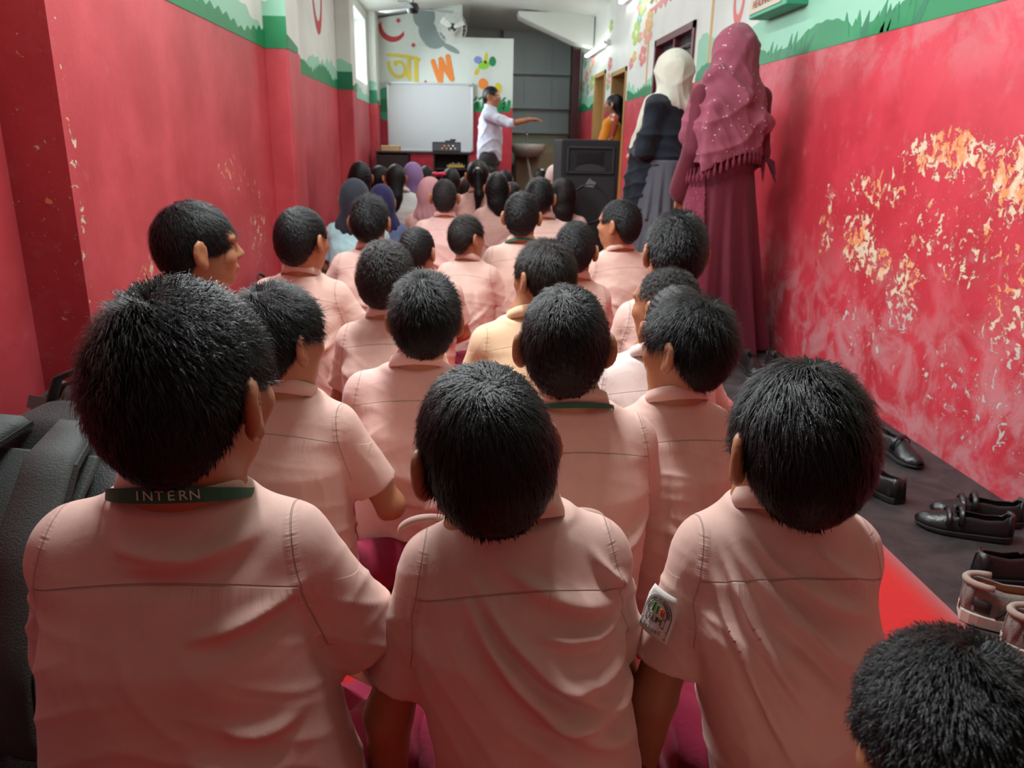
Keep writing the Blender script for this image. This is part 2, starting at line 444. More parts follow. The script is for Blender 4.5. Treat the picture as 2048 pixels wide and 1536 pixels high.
def head_field(F, c, R, face=True, neck_to=None, ear=1.0, hs=1.0):
    T = lambda p: np.array(c)+R @ (np.array(p)*hs)
    r = lambda t: [q*hs for q in t]
    if neck_to is not None: F.cone(T((0, -.012, -.055)), neck_to, .050*hs, .056, .03)
    F.ell(T((0, -.012, .012)), r((.071, .089, .084)), R, .03)
    F.ell(T((0, .030, -.050)), r((.053, .055, .066)), R, .03)
    F.ell(T((0, .055, -.085)), r((.026, .022, .020)), R, .02)
    F.ell(T((0, .060, .020)), r((.050, .022, .030)), R, .02)
    if face:
        F.cone(T((0, .080, .004)), T((0, .097, -.026)), .007*hs, .011*hs, .012)
        F.ell(T((0, .090, -.032)), r((.017, .010, .008)), R, .008)
        for sx in (-1, 1):
            F.ell(T((sx*.031, .086, .000)), r((.014, .010, .009)), R, .008, 's')
            F.ell(T((sx*.038, .060, -.030)), r((.018, .018, .018)), R, .02)
            F.cone(T((sx*.012, .083, .017)), T((sx*.046, .072, .017)), .006*hs, .006*hs, .010)
        F.cone(T((-.018, .084, -.056)), T((.018, .084, -.056)), .006*hs, .006*hs, .006)
        F.cone(T((-.014, .082, -.066)), T((.014, .082, -.066)), .007*hs, .007*hs, .006)
    for sx in (-1, 1):
        Re = R @ rotm(sx*.55, 0, 0)
        F.ell(T((sx*.0845*ear, -.010, -.012)), r((.0095, .021, .034)), Re, .008)
        F.ell(T((sx*.079*ear, -.002, -.040)), r((.010, .011, .012)), Re, .008)
        F.ell(T((sx*.0935*ear, -.004, -.008)), r((.0060, .011, .021)), Re, .0, 's')

def hand_field(F, wrist, d, up, side, curl=.5, k=.006, s=1.0):
    """palm and five fingers; d = direction of the hand, up = back of the hand, side = +1 thumb towards cross(d, up)"""
    d = np.array(d, float); d /= np.linalg.norm(d); up = np.array(up, float); up -= d*(up@d); up /= np.linalg.norm(up)
    sd = np.cross(d, up)*side; w = np.array(wrist, float)
    P = lambda a, b, c: w+(d*a+sd*b+up*c)*s
    for b in (-.022, -.007, .008, .022):
        F.cone(P(.008, b*.6, 0), P(.075, b, 0), .013*s, .011*s, .012)
    lens = {-.027: .052, -.009: .066, .009: .072, .027: .064}
    for b, ln in lens.items():
        a0 = P(.078, b, 0)
        c1, c2, c3 = curl*.7, curl*1.5, curl*2.2
        f = lambda ang: d*math.cos(ang)-up*math.sin(ang)+sd*b*1.2
        a1 = a0+f(c1)*ln*.45*s; a2 = a1+f(c2)*ln*.33*s; a3 = a2+f(c3)*ln*.25*s
        F.cone(a0, a1, .0090*s, .0082*s, k); F.cone(a1, a2, .0082*s, .0075*s, .003); F.cone(a2, a3, .0075*s, .0065*s, .003)
    t0 = P(.022, .022, -.004); t1 = P(.050, .046, -.012); t2 = P(.076, .052, -.016)
    F.cone(t0, t1, .013*s, .010*s, .012); F.cone(t1, t2, .0095*s, .0078*s, .004)

def ridge_disp(P, Nn, rest, ridges, cy, seed=0, crumple=1.):
    """lift the cloth along fold lines ((x0,z0),(x1,z1),sag,width,height) on the back of the garment"""
    D = np.zeros(len(P)); x, z = rest[:, 0], rest[:, 2]
    wback = np.clip((cy-rest[:, 1])/.05, 0, 1)
    for (x0, z0), (x1, z1), sag, w, a in ridges:
        dx, dz = x1-x0, z1-z0; L = math.hypot(dx, dz)
        t = ((x-x0)*dx+(z-z0)*dz)/L**2; tc_ = np.clip(t, 0, 1)
        off = (-(x-x0)*dz+(z-z0)*dx)/L - sag*4*tc_*(1-tc_)
        env = np.clip(t*2.5+.1, 0, 1)*np.clip((1-t)*2.5+.1, 0, 1); env = env*env*(3-2*env)
        ww = w*(.75+.5*tc_)
        s_ = np.where(off > 0, off/(ww*1.5), off/(ww*.8))
        D += a*env*(np.exp(-s_*s_)-.45*np.exp(-((off+2.1*ww)/(1.5*ww))**2))*wback
    # soft crumple: slanting, warped creases over the whole garment
    y = rest[:, 1]
    for (kx, kz, kw, am, ph_) in ((16, 48, 9, .0030, seed), (-30, 40, 13, .0024, seed*2.3), (42, 22, 17, .0018, seed*.7)):
        w_ = kx*x+kz*z+10*y+1.6*np.sin(kw*x+ph_)+1.3*np.sin(kw*1.3*z-ph_)
        mk = .5+.5*np.sin(11*x+ph_*1.7+2*np.sin(13*z+ph_))
        D += am*crumple*mk*((1-np.abs(np.sin(w_)))**2-.33)*np.clip((.50-z)/.06, .25, 1)
    return P+Nn*D[:, None]

def auto_ridges(rng, n, sw=1.0):
    out = []
    for i in range(n):
        t = rng.random(); sd = rng.choice((-1, 1))
        if t < .4:     # from an armpit down across the back
            out.append(((sd*.17*sw, .40-.05*rng.random()), (-sd*.06*rng.random(), .30-.15*rng.random()), .02*rng.uniform(-1, 1), rng.uniform(.008, .014), rng.uniform(.007, .012)))
        elif t < .75:  # sagging folds across the lower back
            z = rng.uniform(.16, .34)
            out.append(((-.14*sw*rng.random()-.03, z+.03*rng.random()), (.16*sw*rng.random()+.03, z-.03*rng.random()), -.03*rng.random(), rng.uniform(.008, .015), rng.uniform(.006, .011)))
        else:
            x0 = sd*rng.uniform(.02, .12); out.append(((x0, .45), (x0+sd*.03, .22), .01, rng.uniform(.007, .012), rng.uniform(.003, .006)))
    return out

def strands(name, P, Q, Nn, c, R, hs, n, length, mat, parent, rng, lift=.5, whorl=(0, -.045, .085), width=.0007, swirl=.5, nape=.4, props=None, zmin=-.2):
    """short combed hair: many tapering ribbons growing out of the scalp cap away from the whorl; merged with the cap as one mesh"""
    V = P; Rt = R.T
    tri = np.concatenate([Q[:, [0, 1, 2]], Q[:, [0, 2, 3]]])
    ar = np.linalg.norm(np.cross(V[tri[:, 1]]-V[tri[:, 0]], V[tri[:, 2]]-V[tri[:, 0]]), axis=1); ar /= ar.sum()
    ids = rng.choice(len(tri), n, p=ar); a, b = rng.random(n), rng.random(n); fl = a+b > 1; a[fl], b[fl] = 1-a[fl], 1-b[fl]
    T = tri[ids]; root = V[T[:, 0]]+(V[T[:, 1]]-V[T[:, 0]])*a[:, None]+(V[T[:, 2]]-V[T[:, 0]])*b[:, None]
    nn = Nn[T[:, 0]]
    wv = np.array(c)+R @ (np.array(whorl)*hs)
    loc = (root-np.array(c)) @ R / hs
    t = root-wv; dist = np.linalg.norm(t, axis=1)
    t = t-nn*(t*nn).sum(1)[:, None]; t /= np.maximum(np.linalg.norm(t, axis=1), 1e-6)[:, None]
    sw = swirl*np.exp(-dist/.05)+.12
    t = t*np.cos(sw)[:, None]+np.cross(nn, t)*np.sin(sw)[:, None]
    t += rng.normal(0, .16, (n, 3)); 
    low = np.clip((.02-loc[:, 2])/.10, 0, 1); down = -R[:, 2]
    t = t*(1-low*.5)[:, None]+down*(low*.5)[:, None]
    t = t-nn*(t*nn).sum(1)[:, None]; t /= np.maximum(np.linalg.norm(t, axis=1), 1e-6)[:, None]
    # clumping
    cl = np.sin(loc[:, 0]*190+loc[:, 1]*90)*np.sin(loc[:, 1]*150-loc[:, 2]*120)
    side = np.cross(nn, t)
    ln = length*hs*(1-(1-nape)*low)*(1+.25*rng.normal(size=n)).clip(.3, 1.7)
    lf = lift*(1-.7*low)*(1+.5*rng.normal(size=n)+.4*cl).clip(.05, 1.8)
    tt = t+side*(cl*.25)[:, None]
    p0 = root-nn*.002; 
    p1 = root+(tt*.45+nn*(lf*.55)[:, None])*ln[:, None]
    p2 = root+(tt*.95+nn*(lf*.62)[:, None])*ln[:, None]+down*(ln*.10)[:, None]
    wd = width*hs*(.7+.6*rng.random(n))
    verts = np.stack([p0-side*wd[:, None], p0+side*wd[:, None], p1-side*(wd*.8)[:, None], p1+side*(wd*.8)[:, None], p2-side*(wd*.15)[:, None], p2+side*(wd*.15)[:, None]], 1).reshape(-1, 3)
    base = np.arange(n)[:, None]*6+len(P)
    q = np.concatenate([base+np.array([0, 1, 3, 2]), base+np.array([2, 3, 5, 4])])
    return np_mesh(name, np.concatenate([P, verts]), np.concatenate([Q, q]), mat, parent, props=props)

def hair_field(c, R, hs, h, style, extra=.0):
    F = Field(np.array(c)-.16*hs-.02, np.array(c)+.16*hs+.02, h) if style not in ('long', 'ponytail', 'bob') else Field(np.array(c)-(.17*hs, .24*hs, .40*hs), np.array(c)+.16*hs, h)
    T = lambda p: np.array(c)+R @ (np.array(p)*hs)
    g = (-.002 if style == 'buzz' else .003)+extra
    F.ell(T((0, -.013, .014)), [(.0735+g)*hs, (.0925+g)*hs, (.088+g*1.3)*hs], R, .02)
    F.ell(T((0, -.045, -.028)), [(.064+g*.6)*hs, (.052+g*.6)*hs, (.066+g*.3)*hs], R, .03)
    zs = [-.13, -.055, -.030, -.012, .022, .050, .066, .08]
    zc = [-.098, -.088, -.030, .004, .010, -.002 if style != 'buzz' else .01, .042, .05]
    if style == 'fringe': zc = [-.115, -.10, -.055, -.018, -.018, -.01, .012, .02]
    if style in ('long', 'ponytail', 'bob'): zc = [-.13, -.12, -.09, -.05, -.03, .0, .03, .05]
    def fn(X, Y, Z):
        px, py, pz = X-c[0], Y-c[1], Z-c[2]
        ly = (R[0, 1]*px+R[1, 1]*py+R[2, 1]*pz)/hs; lz = (R[0, 2]*px+R[1, 2]*py+R[2, 2]*pz)/hs
        return (np.interp(ly, zs, zc)-lz)*.7*hs
    F.clip(fn)
    if style == 'ponytail':
        F.ell(T((0, -.115, .03)), (.028*hs, .03*hs, .03*hs), R, .02)
        F.cone(T((0, -.125, .01)), T((.01, -.135, -.13)), .030*hs, .034*hs, .02)
        F.cone(T((.01, -.135, -.13)), T((-.005, -.13, -.25)), .034*hs, .010*hs, .02)
    if style == 'long':
        F.cone(T((0, -.06, .0)), T((0, -.10, -.16)), .078*hs, .055*hs, .03, flat=((0, 1, 0), .65))
        F.cone(T((0, -.10, -.16)), T((.0, -.11, -.30)), .055*hs, .022*hs, .03, flat=((0, 1, 0), .6))
    if style == 'bob':
        F.cone(T((0, -.035, -.02)), T((0, -.05, -.10)), .078*hs, .070*hs, .03, flat=((0, 1, 0), .8))
        F.cone(T((.01, -.06, -.10)), T((.02, -.07, -.16)), .058*hs, .040*hs, .03, flat=((0, 1, 0), .7))
    return F.nets()

def scarf_field(c, R, hs, h, drop=.19, sh=.17):
    F = Field(np.array(c)-(.26, .24, drop+.06), np.array(c)+(.26, .24, .16), h)
    T = lambda p: np.array(c)+R @ (np.array(p)*hs)
    F.ell(T((0, -.015, .010)), [.086*hs, .104*hs, .104*hs], R, .03)
    F.cone(T((0, -.012, -.02)), np.array(c)+(0, -.01, -.17*hs), .078*hs, .062*hs, .03)
    F.cone(T((0, -.02, -.04)), np.array(c)+(0, -.015, -.14*hs), .082*hs, .080*hs, .03)
    F.cone(np.array(c)+(-sh*.30, 0, -.165*hs), np.array(c)+(sh*.30, 0, -.165*hs), .066*hs, .066*hs, .06)
    F.ell(T((0, .112, -.015)), [.052*hs, .055*hs, .070*hs], R, .012, 's')   # the face opening
    return F

PERSON_N = [0]
def make_person(name='person', loc=(0, 0), s=1.0, byaw=0., yaw=0., pitch=0., roll=0., hy=.0, hx=0., hz=.695, dx=0., dy=0., hpx=0.,
                sw=1.0, sroll=0., style='short', shirt=PINK, trousers=MAROON, skin=None, arms=('lap', 'lap'), res=.006, hair_n=0,
                hlen=.020, lift=.5, ridges=None, nr=5, seed=1, label='', hs=1.0, group=None, hairmat=None, hcolor=None, collar=True,
                whorl=(0, -.045, .085), body=(1., 1.), width=.0007, wear=None, sleeve=.74, swirl=.5, extra=0., fold=.5, nape=.4, crumple=1.2, ear=1.):
    rng = random.Random(seed); nrng = np.random.default_rng(seed)
    root = empty(name, (loc[0], loc[1], 0), byaw, s, label=label, category='person')
    root['group'] = group or 'people seated on the red mat'
    skin = skin or SKIN; wX, wY = body
    cx, cy = dx, dy; rs = .5+.5*sw; ws = .25+.75*sw
    c = np.array((hx, hy, hz)); R = rotm(yaw, pitch, roll)
    lo, hi = (-.42, -.24, -.01), (.42, .52, .90)
    # joints
    shz = .497
    SH = {q: np.array((cx+q*.142*sw, cy+.012, shz+sroll*q*.142)) for q in (-1, 1)}
    EL, WR, HD = {}, {}, {}
    for q, a in zip((-1, 1), arms):
        if a == 'lap': EL[q] = np.array((cx+q*.200*sw, cy+.06, .285)); WR[q] = np.array((cx+q*.09, cy+.19, .20)); HD[q] = (-q*.7, .4, -.5)
        elif a == 'down': EL[q] = np.array((cx+q*.225*sw, cy-.005, .275)); WR[q] = np.array((cx+q*.235*sw, cy+.03, .075)); HD[q] = (q*.2, .9, -.42)
        elif a == 'out': EL[q] = np.array((cx+q*.265*sw, cy+.05, .30)); WR[q] = np.array((cx+q*.15, cy+.20, .20)); HD[q] = (-q*.7, .5, -.4)
        elif a == 'knee': EL[q] = np.array((cx+q*.25*sw, cy+.08, .29)); WR[q] = np.array((cx+q*.24, cy+.24, .20)); HD[q] = (0, .9, -.4)
        EL[q] = EL[q]+(0, 0, sroll*q*.10)
    neck = np.array((cx*.8+hx*.2, cy+.016, .575))
    # skin
    F = Field(lo, hi, res)
    F.stack([(.09, hpx, 0, .12*ws, .08), (.3, cx*.6+hpx*.4, cy-.02, .11*ws, .07), (.46, cx, cy, .12*sw, .07), (.53, cx, cy, .06, .05)], .03)
    head_field(F, c, R, face=True, neck_to=neck, hs=hs, ear=ear)
    for q in (-1, 1):
        F.cone(neck-(0, 0, .03), SH[q], .045, .040, .03)
        F.cone(SH[q], EL[q], .038*rs, .032, .015); F.cone(EL[q], WR[q], .033, .022, .012)
        hand_field(F, WR[q], HD[q], (0, 0.2, 1), q if False else -q, .45, s=.92)
        F.cone((hpx+q*.08, .19, .05), (hpx-q*.08, .25, .042), .03, .026, .02)
        F.cone((hpx-q*.08, .25, .042), (hpx-q*.15, .29, .03), .026, .022, .02, flat=((0, 0, 1), .8))
    r = F.nets()
    np_mesh('body', r[0], r[1], skin, root)
    # trousers
    F = Field(lo, (.42, .50, .34), res)
    F.stack([(.005, hpx, .0, .155*wX*ws, .105), (.10, hpx, -.005, .16*wX*ws, .11), (.22, cx*.4+hpx*.6, -.01, .135*ws, .10)], .03)
    for q in (-1, 1):
        F.cone((hpx+q*.075, .03, .095), (hpx+q*.225, .20, .105), .080, .056, .04)
        F.cone((hpx+q*.225, .20, .105), (hpx-q*.05, .25, .052), .056, .042, .02)
        F.clip(lambda X, Y, Z: .004-Z)
    P_, Q_ = F.nets(); nn_ = vnormals(P_, Q_)
    P_ = P_+nn_*(.004*np.sin(P_[:, 0]*70+P_[:, 1]*50+np.sin(P_[:, 2]*60))*np.sin(P_[:, 1]*37+P_[:, 0]*21))[:, None]
    P_[:, 2] = np.maximum(P_[:, 2], .002)
    np_mesh('trousers', P_, Q_, cloth(trousers, seams=False, folds=.6), root, attrs={'rest': P_})
    # shirt
    F = Field(lo, hi, res)
    st = [(.035, hpx, -.008, .172*wX*ws, .125*wY), (.16, cx*.3+hpx*.7, -.022, .172*wX*ws, .124*wY), (.30, cx*.7+hpx*.3, cy-.030, .168*ws*(.5+.5*wX), .118*wY),
          (.42, cx, cy-.020, .164*ws, .106), (.485, cx, cy-.002, .152*ws, .086), (.525, cx, cy+.006, .112*sw, .066), (.556, cx, cy+.012, .060, .050)]
    F.stack(st, .03, 2.5, sroll)
    for q in (-1, 1):
        F.cone(neck-(0, 0, .045), SH[q]+(-q*.01, 0, 0), .050, .056*rs, .045)
        F.cone(SH[q]+(-q*.01, 0, -.005), EL[q], .0580*rs, .0575*rs+.002, .016, cut=sleeve)
    for q in (-1, 1):
        u = EL[q]-SH[q]
        F.cone(SH[q]+u*(sleeve-.12), SH[q]+u*(sleeve+.2), .038*rs, .052*rs, 0, 's')
    P_, Q_ = F.nets(2)
    rest = P_-np.stack([np.interp(P_[:, 2], [0, .45], [hpx, cx]), np.interp(P_[:, 2], [0, .45], [0, cy]), sroll*(P_[:, 0]-cx)], 1)
    rest[:, 0] /= ws; rest[:, 1] += .0
    nn_ = vnormals(P_, Q_)
    P_ = ridge_disp(P_, nn_, rest, (ridges or [])+auto_ridges(rng, nr, 1.), .03, seed, crumple)
    P_[:, 2] = np.maximum(P_[:, 2], .012)
    so = np_mesh('shirt', P_, Q_, cloth(shirt, folds=fold), root, attrs={'rest': rest})
    # collar: a folded band round the neck, open at the throat
    if collar:
        rings = []; n = 36
        prof = [(-.003, .0), (-.004, .028), (-.001, .034), (.003, .033), (.012, .004), (.009, .003), (.001, .026), (.000, .0)]
        for j in range(n+1):
            a = math.radians(-250+320*j/n+0); a = -math.pi/2+(j/n-.5)*math.radians(312)
            rx, ry = .061, .056
            ring = []
            for (o_, z_) in prof:
                tilt = .030*math.sin(a)
                ring.append((neck[0]+(rx+o_)*math.cos(a), neck[1]-.004+(ry+o_)*math.sin(a), neck[2]-.020+z_-tilt+.0+sroll*math.cos(a)*.05))
            rings.append(ring)
        mb = MB().loft(rings, True)
        co = mb.build('collar', cloth(shirt, seams=False, folds=.1), root, smooth=True)
        nv = np.array([v.co[:] for v in co.data.vertices], np.float32)
        at = co.data.attributes.new('rest', 'FLOAT_VECTOR', 'POINT'); at.data.foreach_set('vector', nv.ravel())
    # hair
    if style in ('scarf',):
        F = scarf_field(c, R, hs, res, sh=.20*sw)
        P_, Q_ = F.nets(2); nn_ = vnormals(P_, Q_)
        low = np.clip((c[2]-.10-P_[:, 2])/.1, 0, 1)
        P_ = P_+nn_*(low*.006*np.sin(np.arctan2(P_[:, 1]-c[1], P_[:, 0]-c[0])*14+P_[:, 2]*30))[:, None]
        np_mesh('head_scarf', P_, Q_, cloth(hcolor, seams=False, folds=.5), root, attrs={'rest': P_})
    else:
        hm = hairmat or (HAIR_B if style == 'buzz' else HAIR)
        P_, Q_ = hair_field(c, R, hs, min(res, .005), style, extra)
        nn_ = vnormals(P_, Q_)
        P_ = P_+nn_*(.0016*np.sin(P_[:, 0]*310+seed)*np.sin(P_[:, 1]*270+P_[:, 2]*190)+.0012*np.sin(P_[:, 2]*420+P_[:, 0]*150))[:, None]
        if hair_n: strands('hair', P_, Q_, nn_, c, R, hs, hair_n, hlen, hm, root, nrng, lift, whorl, width, swirl, nape)
        else: np_mesh('hair', P_, Q_, hm, root)
    return root, dict(neck=neck, c=c, R=R, SH=SH, EL=EL, WR=WR)

# ---------------------------------------------------------------- the room
S = dict(kind='structure')
XR, YB, YE = 1.635, 10.3, 12.35
right_blobs = [(2.62, 1.00, .42, .13, .82), (2.15, .93, .45, .20, .86), (1.85, .86, .35, .16, .95), (3.05, .86, .40, .12, .62), (3.12, .64, .22, .20, .80), (2.75, .50, .18, .25, .70), (2.95, .58, .20, .12, .75),
               (2.0, .55, .5, .40, .60), (3.42, .70, .12, .26, .62), (2.2, .25, .7, .25, .45), (1.5, .7, .5, .6, .62), (2.45, .72, .6, .25, .52), (3.0, .3, .5, .25, .42)]
left_blobs = [(2.75, .70, .35, .07, .60), (3.5, .85, .4, .18, .44), (2.5, .58, .16, .08, .62), (3.0, .55, .3, .2, .45), (3.9, .6, .3, .3, .46), (2.13, .8, .05, .9, .40)]
RIGHT = wall_mat('right_wall_paint', right_blobs, haze=.75)
LEFT = wall_mat('left_wall_paint', left_blobs, scuff=.18, red=(.50, .052, .064))
FAR = wall_mat('far_wall_paint', (), scuff=.05, white=(.60, .68, .62))
GREY = simple('grey_green_plaster', (.40, .45, .41), .8, noise=.12, nscale=4)
CEIL = simple('ceiling_paint', (.60, .64, .58), .85, noise=.06, nscale=2)

# floor and mat
m, N, L, P = new_mat('scuffed_black_floor'); tc = N.new('ShaderNodeTexCoord')
a1 = noise_node(N, L, tc.outputs['Object'], 5, 8, .7, .5); a2 = noise_node(N, L, tc.outputs['Object'], 38, 8, .75)
c = mix_col(N, L, smooth(N, L, a1, .38, .68), (.022, .021, .023), (.060, .052, .052))
c = mix_col(N, L, math_node(N, L, 'MULTIPLY', smooth(N, L, a2, .58, .75), .6), c, (.16, .13, .12))
L.new(c, P.inputs['Base Color']); P.inputs['Roughness'].default_value = .55
b = N.new('ShaderNodeBump'); b.inputs['Strength'].default_value = .4; b.inputs['Distance'].default_value = .003; L.new(a2, b.inputs['Height']); L.new(b.outputs['Normal'], P.inputs['Normal'])
MB().box((-1.6, -2.2, -.1), (2.4, YE+.1, 0)).build('floor', m, props=S)
def mat_sheet():
    nx, ny = 24, 160; V = []; Fs = []
    for j in range(ny+1):
        for i in range(nx+1):
            x = -.62+(1.735)*i/nx; y = -1.2+10.4*j/ny
            V.append((x, y, .004+.0025*abs(math.sin(x*3.1+y*2.3)*math.sin(y*1.7+x)) if 0 < i < nx else .003))
    for j in range(ny):
        for i in range(nx):
            a = j*(nx+1)+i; Fs.append((a, a+1, a+nx+2, a+nx+1))
    return MB().add(V, Fs)
rm = mat_sheet().build('floor_mat', simple('red_felt', (.62, .008, .008), .9, noise=.12, nscale=60, bump=.2, bscale=600, sheen=.2), smooth=True, fix=False)
sol = rm.modifiers.new('thick', 'SOLIDIFY'); sol.thickness = .003; sol.offset = -1
rm['label'] = 'long bright red felt mat that the pupils sit on'; rm['category'] = 'mat'

# right wall with two doorways and a window, built of solid blocks
def block_wall(name, x0, x1, mat, cuts, y0, y1, z1, z0=0.):
    """wall slab between x0 and x1 with rectangular holes (ya, yb, za, zb)"""
    mb = MB(); ys = sorted({y0, y1}|{c[0] for c in cuts}|{c[1] for c in cuts})
    for ya, yb in zip(ys, ys[1:]):
        zc = sorted([(c[2], c[3]) for c in cuts if c[0] <= ya+1e-6 and c[1] >= yb-1e-6]); z = z0
        for a, b2 in zc:
            if a > z: mb.box((x0, ya, z), (x1, yb, a))
            z = b2
        if z < z1: mb.box((x0, ya, z), (x1, yb, z1))
    return mb.build(name, mat, props=S)
D1, D2, WN = (9.35, 10.1, 0, 1.84), (8.15, 8.95, 0, 1.77), (5.80, 6.98, .95, 1.86)
wr = block_wall('wall_right', XR, XR+.20, RIGHT, [D1, D2, WN], -2.2, YE+.1, 2.95)
# left wall: a near recess, long bay, two pilasters and bays between
wl = MB()
wl_cut = [(2.5, 3.9, 1.72, 2.36)]
mb = MB()
def lb(x, ya, yb, za, zb): mb.box((-1.62, ya, za), (x, yb, zb))
lb(-1.15, -2.2, 2.1, 0, 2.9)
lb(-1.0, 2.1, 4.30, 0, 1.72); lb(-1.0, 2.1, 2.35, 1.72, 2.9); lb(-1.0, 3.95, 4.30, 1.72, 2.9); lb(-1.0, 2.35, 3.95, 2.36, 2.9)
lb(-1.115, 4.30, 8.25, 0, 2.9)
lb(-1.115, 8.25, 9.75, 0, 1.64); lb(-1.115, 8.25, 9.75, 2.34, 2.9); lb(-1.115, 9.75, YE+.1, 0, 2.9)
mb.build('wall_left', LEFT, props=S)
for i, (x, ya, yb) in enumerate([(-.885, 4.30, 4.62), (-.978, 7.45, 7.70), (-1.02, 9.93, 10.3)]):
    MB().box((-1.12, ya, 0), (x, yb, 2.9)).build('wall_left_pilaster', LEFT, props=S, bevel=.012)
# far wall: painted panel, its top lower on the right, and the grey recess beside it
fw = MB().prism([(-1.2, 0), (.63, 0), (.63, 2.25), (0, 2.25), (0, 2.62), (-1.2, 2.40)], YB, YB+.14, 'XZ').build('wall_far', FAR, props=S)
MB().box((-1.62, YE, 0), (1.9, YE+.15, 3.0)).build('wall_end', GREY, props=S)
MB().box((-1.62, -2.35, 0), (1.9, -2.2, 3.0)).build('wall_back', FAR, props=S)
# ceiling: shallow gable
MB().prism([(-1.7, 2.36), (.1, 2.63), (2.0, 2.50), (2.0, 3.05), (-1.7, 3.05)], -2.4, YE+.2, 'XZ').build('ceiling', CEIL, props=S)
MB().prism([(.68, 2.56), (.70, 2.50), (1.40, 2.22), (1.62, 2.18), (1.62, 2.56)], YB-.02, YB+.30, 'XZ').build('trim_1', CEIL, props=S)
# stub of wall and dark door frame right of the recess
MFRAME = simple('maroon_gloss', (.07, .012, .018), .4)
MB().box((1.50, 11.2, 0), (1.60, 11.3, 2.25)).build('trim_2', MFRAME, props=S, bevel=.005)
# grey shutter panels in the recess
gp = empty('panel_partition', (1.1, YE-.02, 0), label='grey sheet partition with ledges in the recess beside the mural', category='partition')
GP = simple('grey_sheet', (.36, .41, .42), .55, noise=.1, nscale=3); GP2 = simple('dull_green_sheet', (.36, .41, .31), .6, noise=.1, nscale=5)
MB().box((-.50, -.10, 1.55), (.50, -.04, 2.60)).build('upper_sheet', GP, gp)
MB().box((-.50, -.10, 1.20), (.50, -.05, 1.53)).build('middle_sheet', GP, gp)
MB().box((-.50, -.10, .72), (.50, -.05, 1.18)).build('lower_sheet', GP2, gp)
for z in (1.19, 1.54, 2.02): MB().box((-.50, -.16, z-.02), (.50, -.03, z+.02)).build('ledge', GP, gp, bevel=.004)
for x in (-.18, .22): MB().box((x, -.115, .74), (x+.012, -.10, 2.5)).build('seam_strip', GP, gp)
bc = empty('cupboard', (1.06, 11.55, 0), label='brown board cupboard under the basin in the recess', category='cupboard')
BR = simple('brown_board', (.30, .24, .15), .7, noise=.15, nscale=6)
MB().box((-.30, -.15, 0), (.30, .30, 1.0)).build('body', BR, bc, bevel=.004)
MB().box((-.29, -.17, .05), (.29, -.152, .92)).build('door', BR, bc, bevel=.003)
MB().box((.20, -.185, .45), (.22, -.168, .55)).build('handle', simple('dull_steel', (.4, .4, .4), .4, metal=1), bc)
sk = empty('wash_basin', (.90, 10.88, 0), label='small pale wash basin with hose in the recess beyond the teacher', category='basin')
CER = simple('pale_ceramic', (.48, .44, .40), .35, noise=.15, nscale=8)
mb = MB(); rings = []
for (r, z) in [(.05, .84), (.14, .86), (.20, .93), (.22, 1.02), (.20, 1.02), (.17, .95), (.08, .89)]:
    rings.append([(r*1.15*math.cos(a), .30+r*math.sin(a), z) for a in [2*math.pi*j/28 for j in range(28)]])
mb.loft(rings); mb.build('bowl', CER, sk, smooth=True)
MB().tube([(0, .30, .86), (.03, .30, .7), (.06, .31, .55), (.02, .33, .42), (-.03, .38, .36)], .018).build('drain_hose', simple('white_hose', (.55, .56, .5), .4), sk, smooth=True)
MB().tube([(0, .49, 1.02), (0, .49, 1.14), (0, .42, 1.17), (0, .38, 1.12)], .012).build('tap', simple('tap_steel', (.5, .5, .5), .25, metal=1), sk, smooth=True)

# door reveals: ochre frames in the two doorways, dark rooms behind
OCH = simple('ochre_gloss', (.42, .26, .09), .5, noise=.1, nscale=6)
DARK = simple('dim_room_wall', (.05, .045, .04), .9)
for i, d in enumerate((D1, D2)):
    fr = MB(); ya, yb, _, zt = d; t = .045
    fr.box((XR-.012, ya, 0), (XR+.21, ya+t, zt)); fr.box((XR-.012, yb-t, 0), (XR+.21, yb, zt)); fr.box((XR-.012, ya, zt-t), (XR+.21, yb, zt))
    f = fr.build('door_%d' % (i+1), OCH, props=S)
    if i == 0: MB().box((XR+.15, ya+t, .01), (XR+.19, yb-t, zt-t)).build('door_leaf', OCH, f, bevel=.004)
# window with maroon frame and dark panes in the right wall
fr = MB(); ya, yb, za, zb = WN; t = .05
for lo, hi in (((XR-.015, ya, za), (XR+.08, ya+t, zb)), ((XR-.015, yb-t, za), (XR+.08, yb, zb)), ((XR-.015, ya, zb-t), (XR+.08, yb, zb)), ((XR-.015, ya, za), (XR+.08, yb, za+t)), ((XR, (ya+yb)/2-.02, za), (XR+.07, (ya+yb)/2+.02, zb))): fr.box(lo, hi)
w1 = fr.build('window_1', simple('maroon_frame', (.12, .015, .02), .4), props=S)
gl = simple('dark_pane', (.05, .05, .06), .12, noise=.5, nscale=5)
MB().box((XR+.045, ya+t, za+t), (XR+.055, yb-t, zb-t)).build('pane', gl, w1)
gr = MB()
for k in range(6): z = za+.12+k*.13; gr.box((XR+.01, ya+t, z), (XR+.022, yb-t, z+.012))
gr.build('grille', simple('grille_iron', (.05, .02, .02), .5), w1)
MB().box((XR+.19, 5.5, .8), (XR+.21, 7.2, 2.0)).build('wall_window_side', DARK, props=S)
MB().box((2.30, 7.7, 0), (2.36, 9.4, 2.1)).box((XR+.2, 7.66, 0), (2.36, 7.7, 2.1)).box((XR+.2, 9.36, 0), (2.36, 9.4, 2.1)).box((XR+.2, 7.66, 2.1), (2.36, 9.4, 2.14)).build('wall_side_room', DARK, props=S)
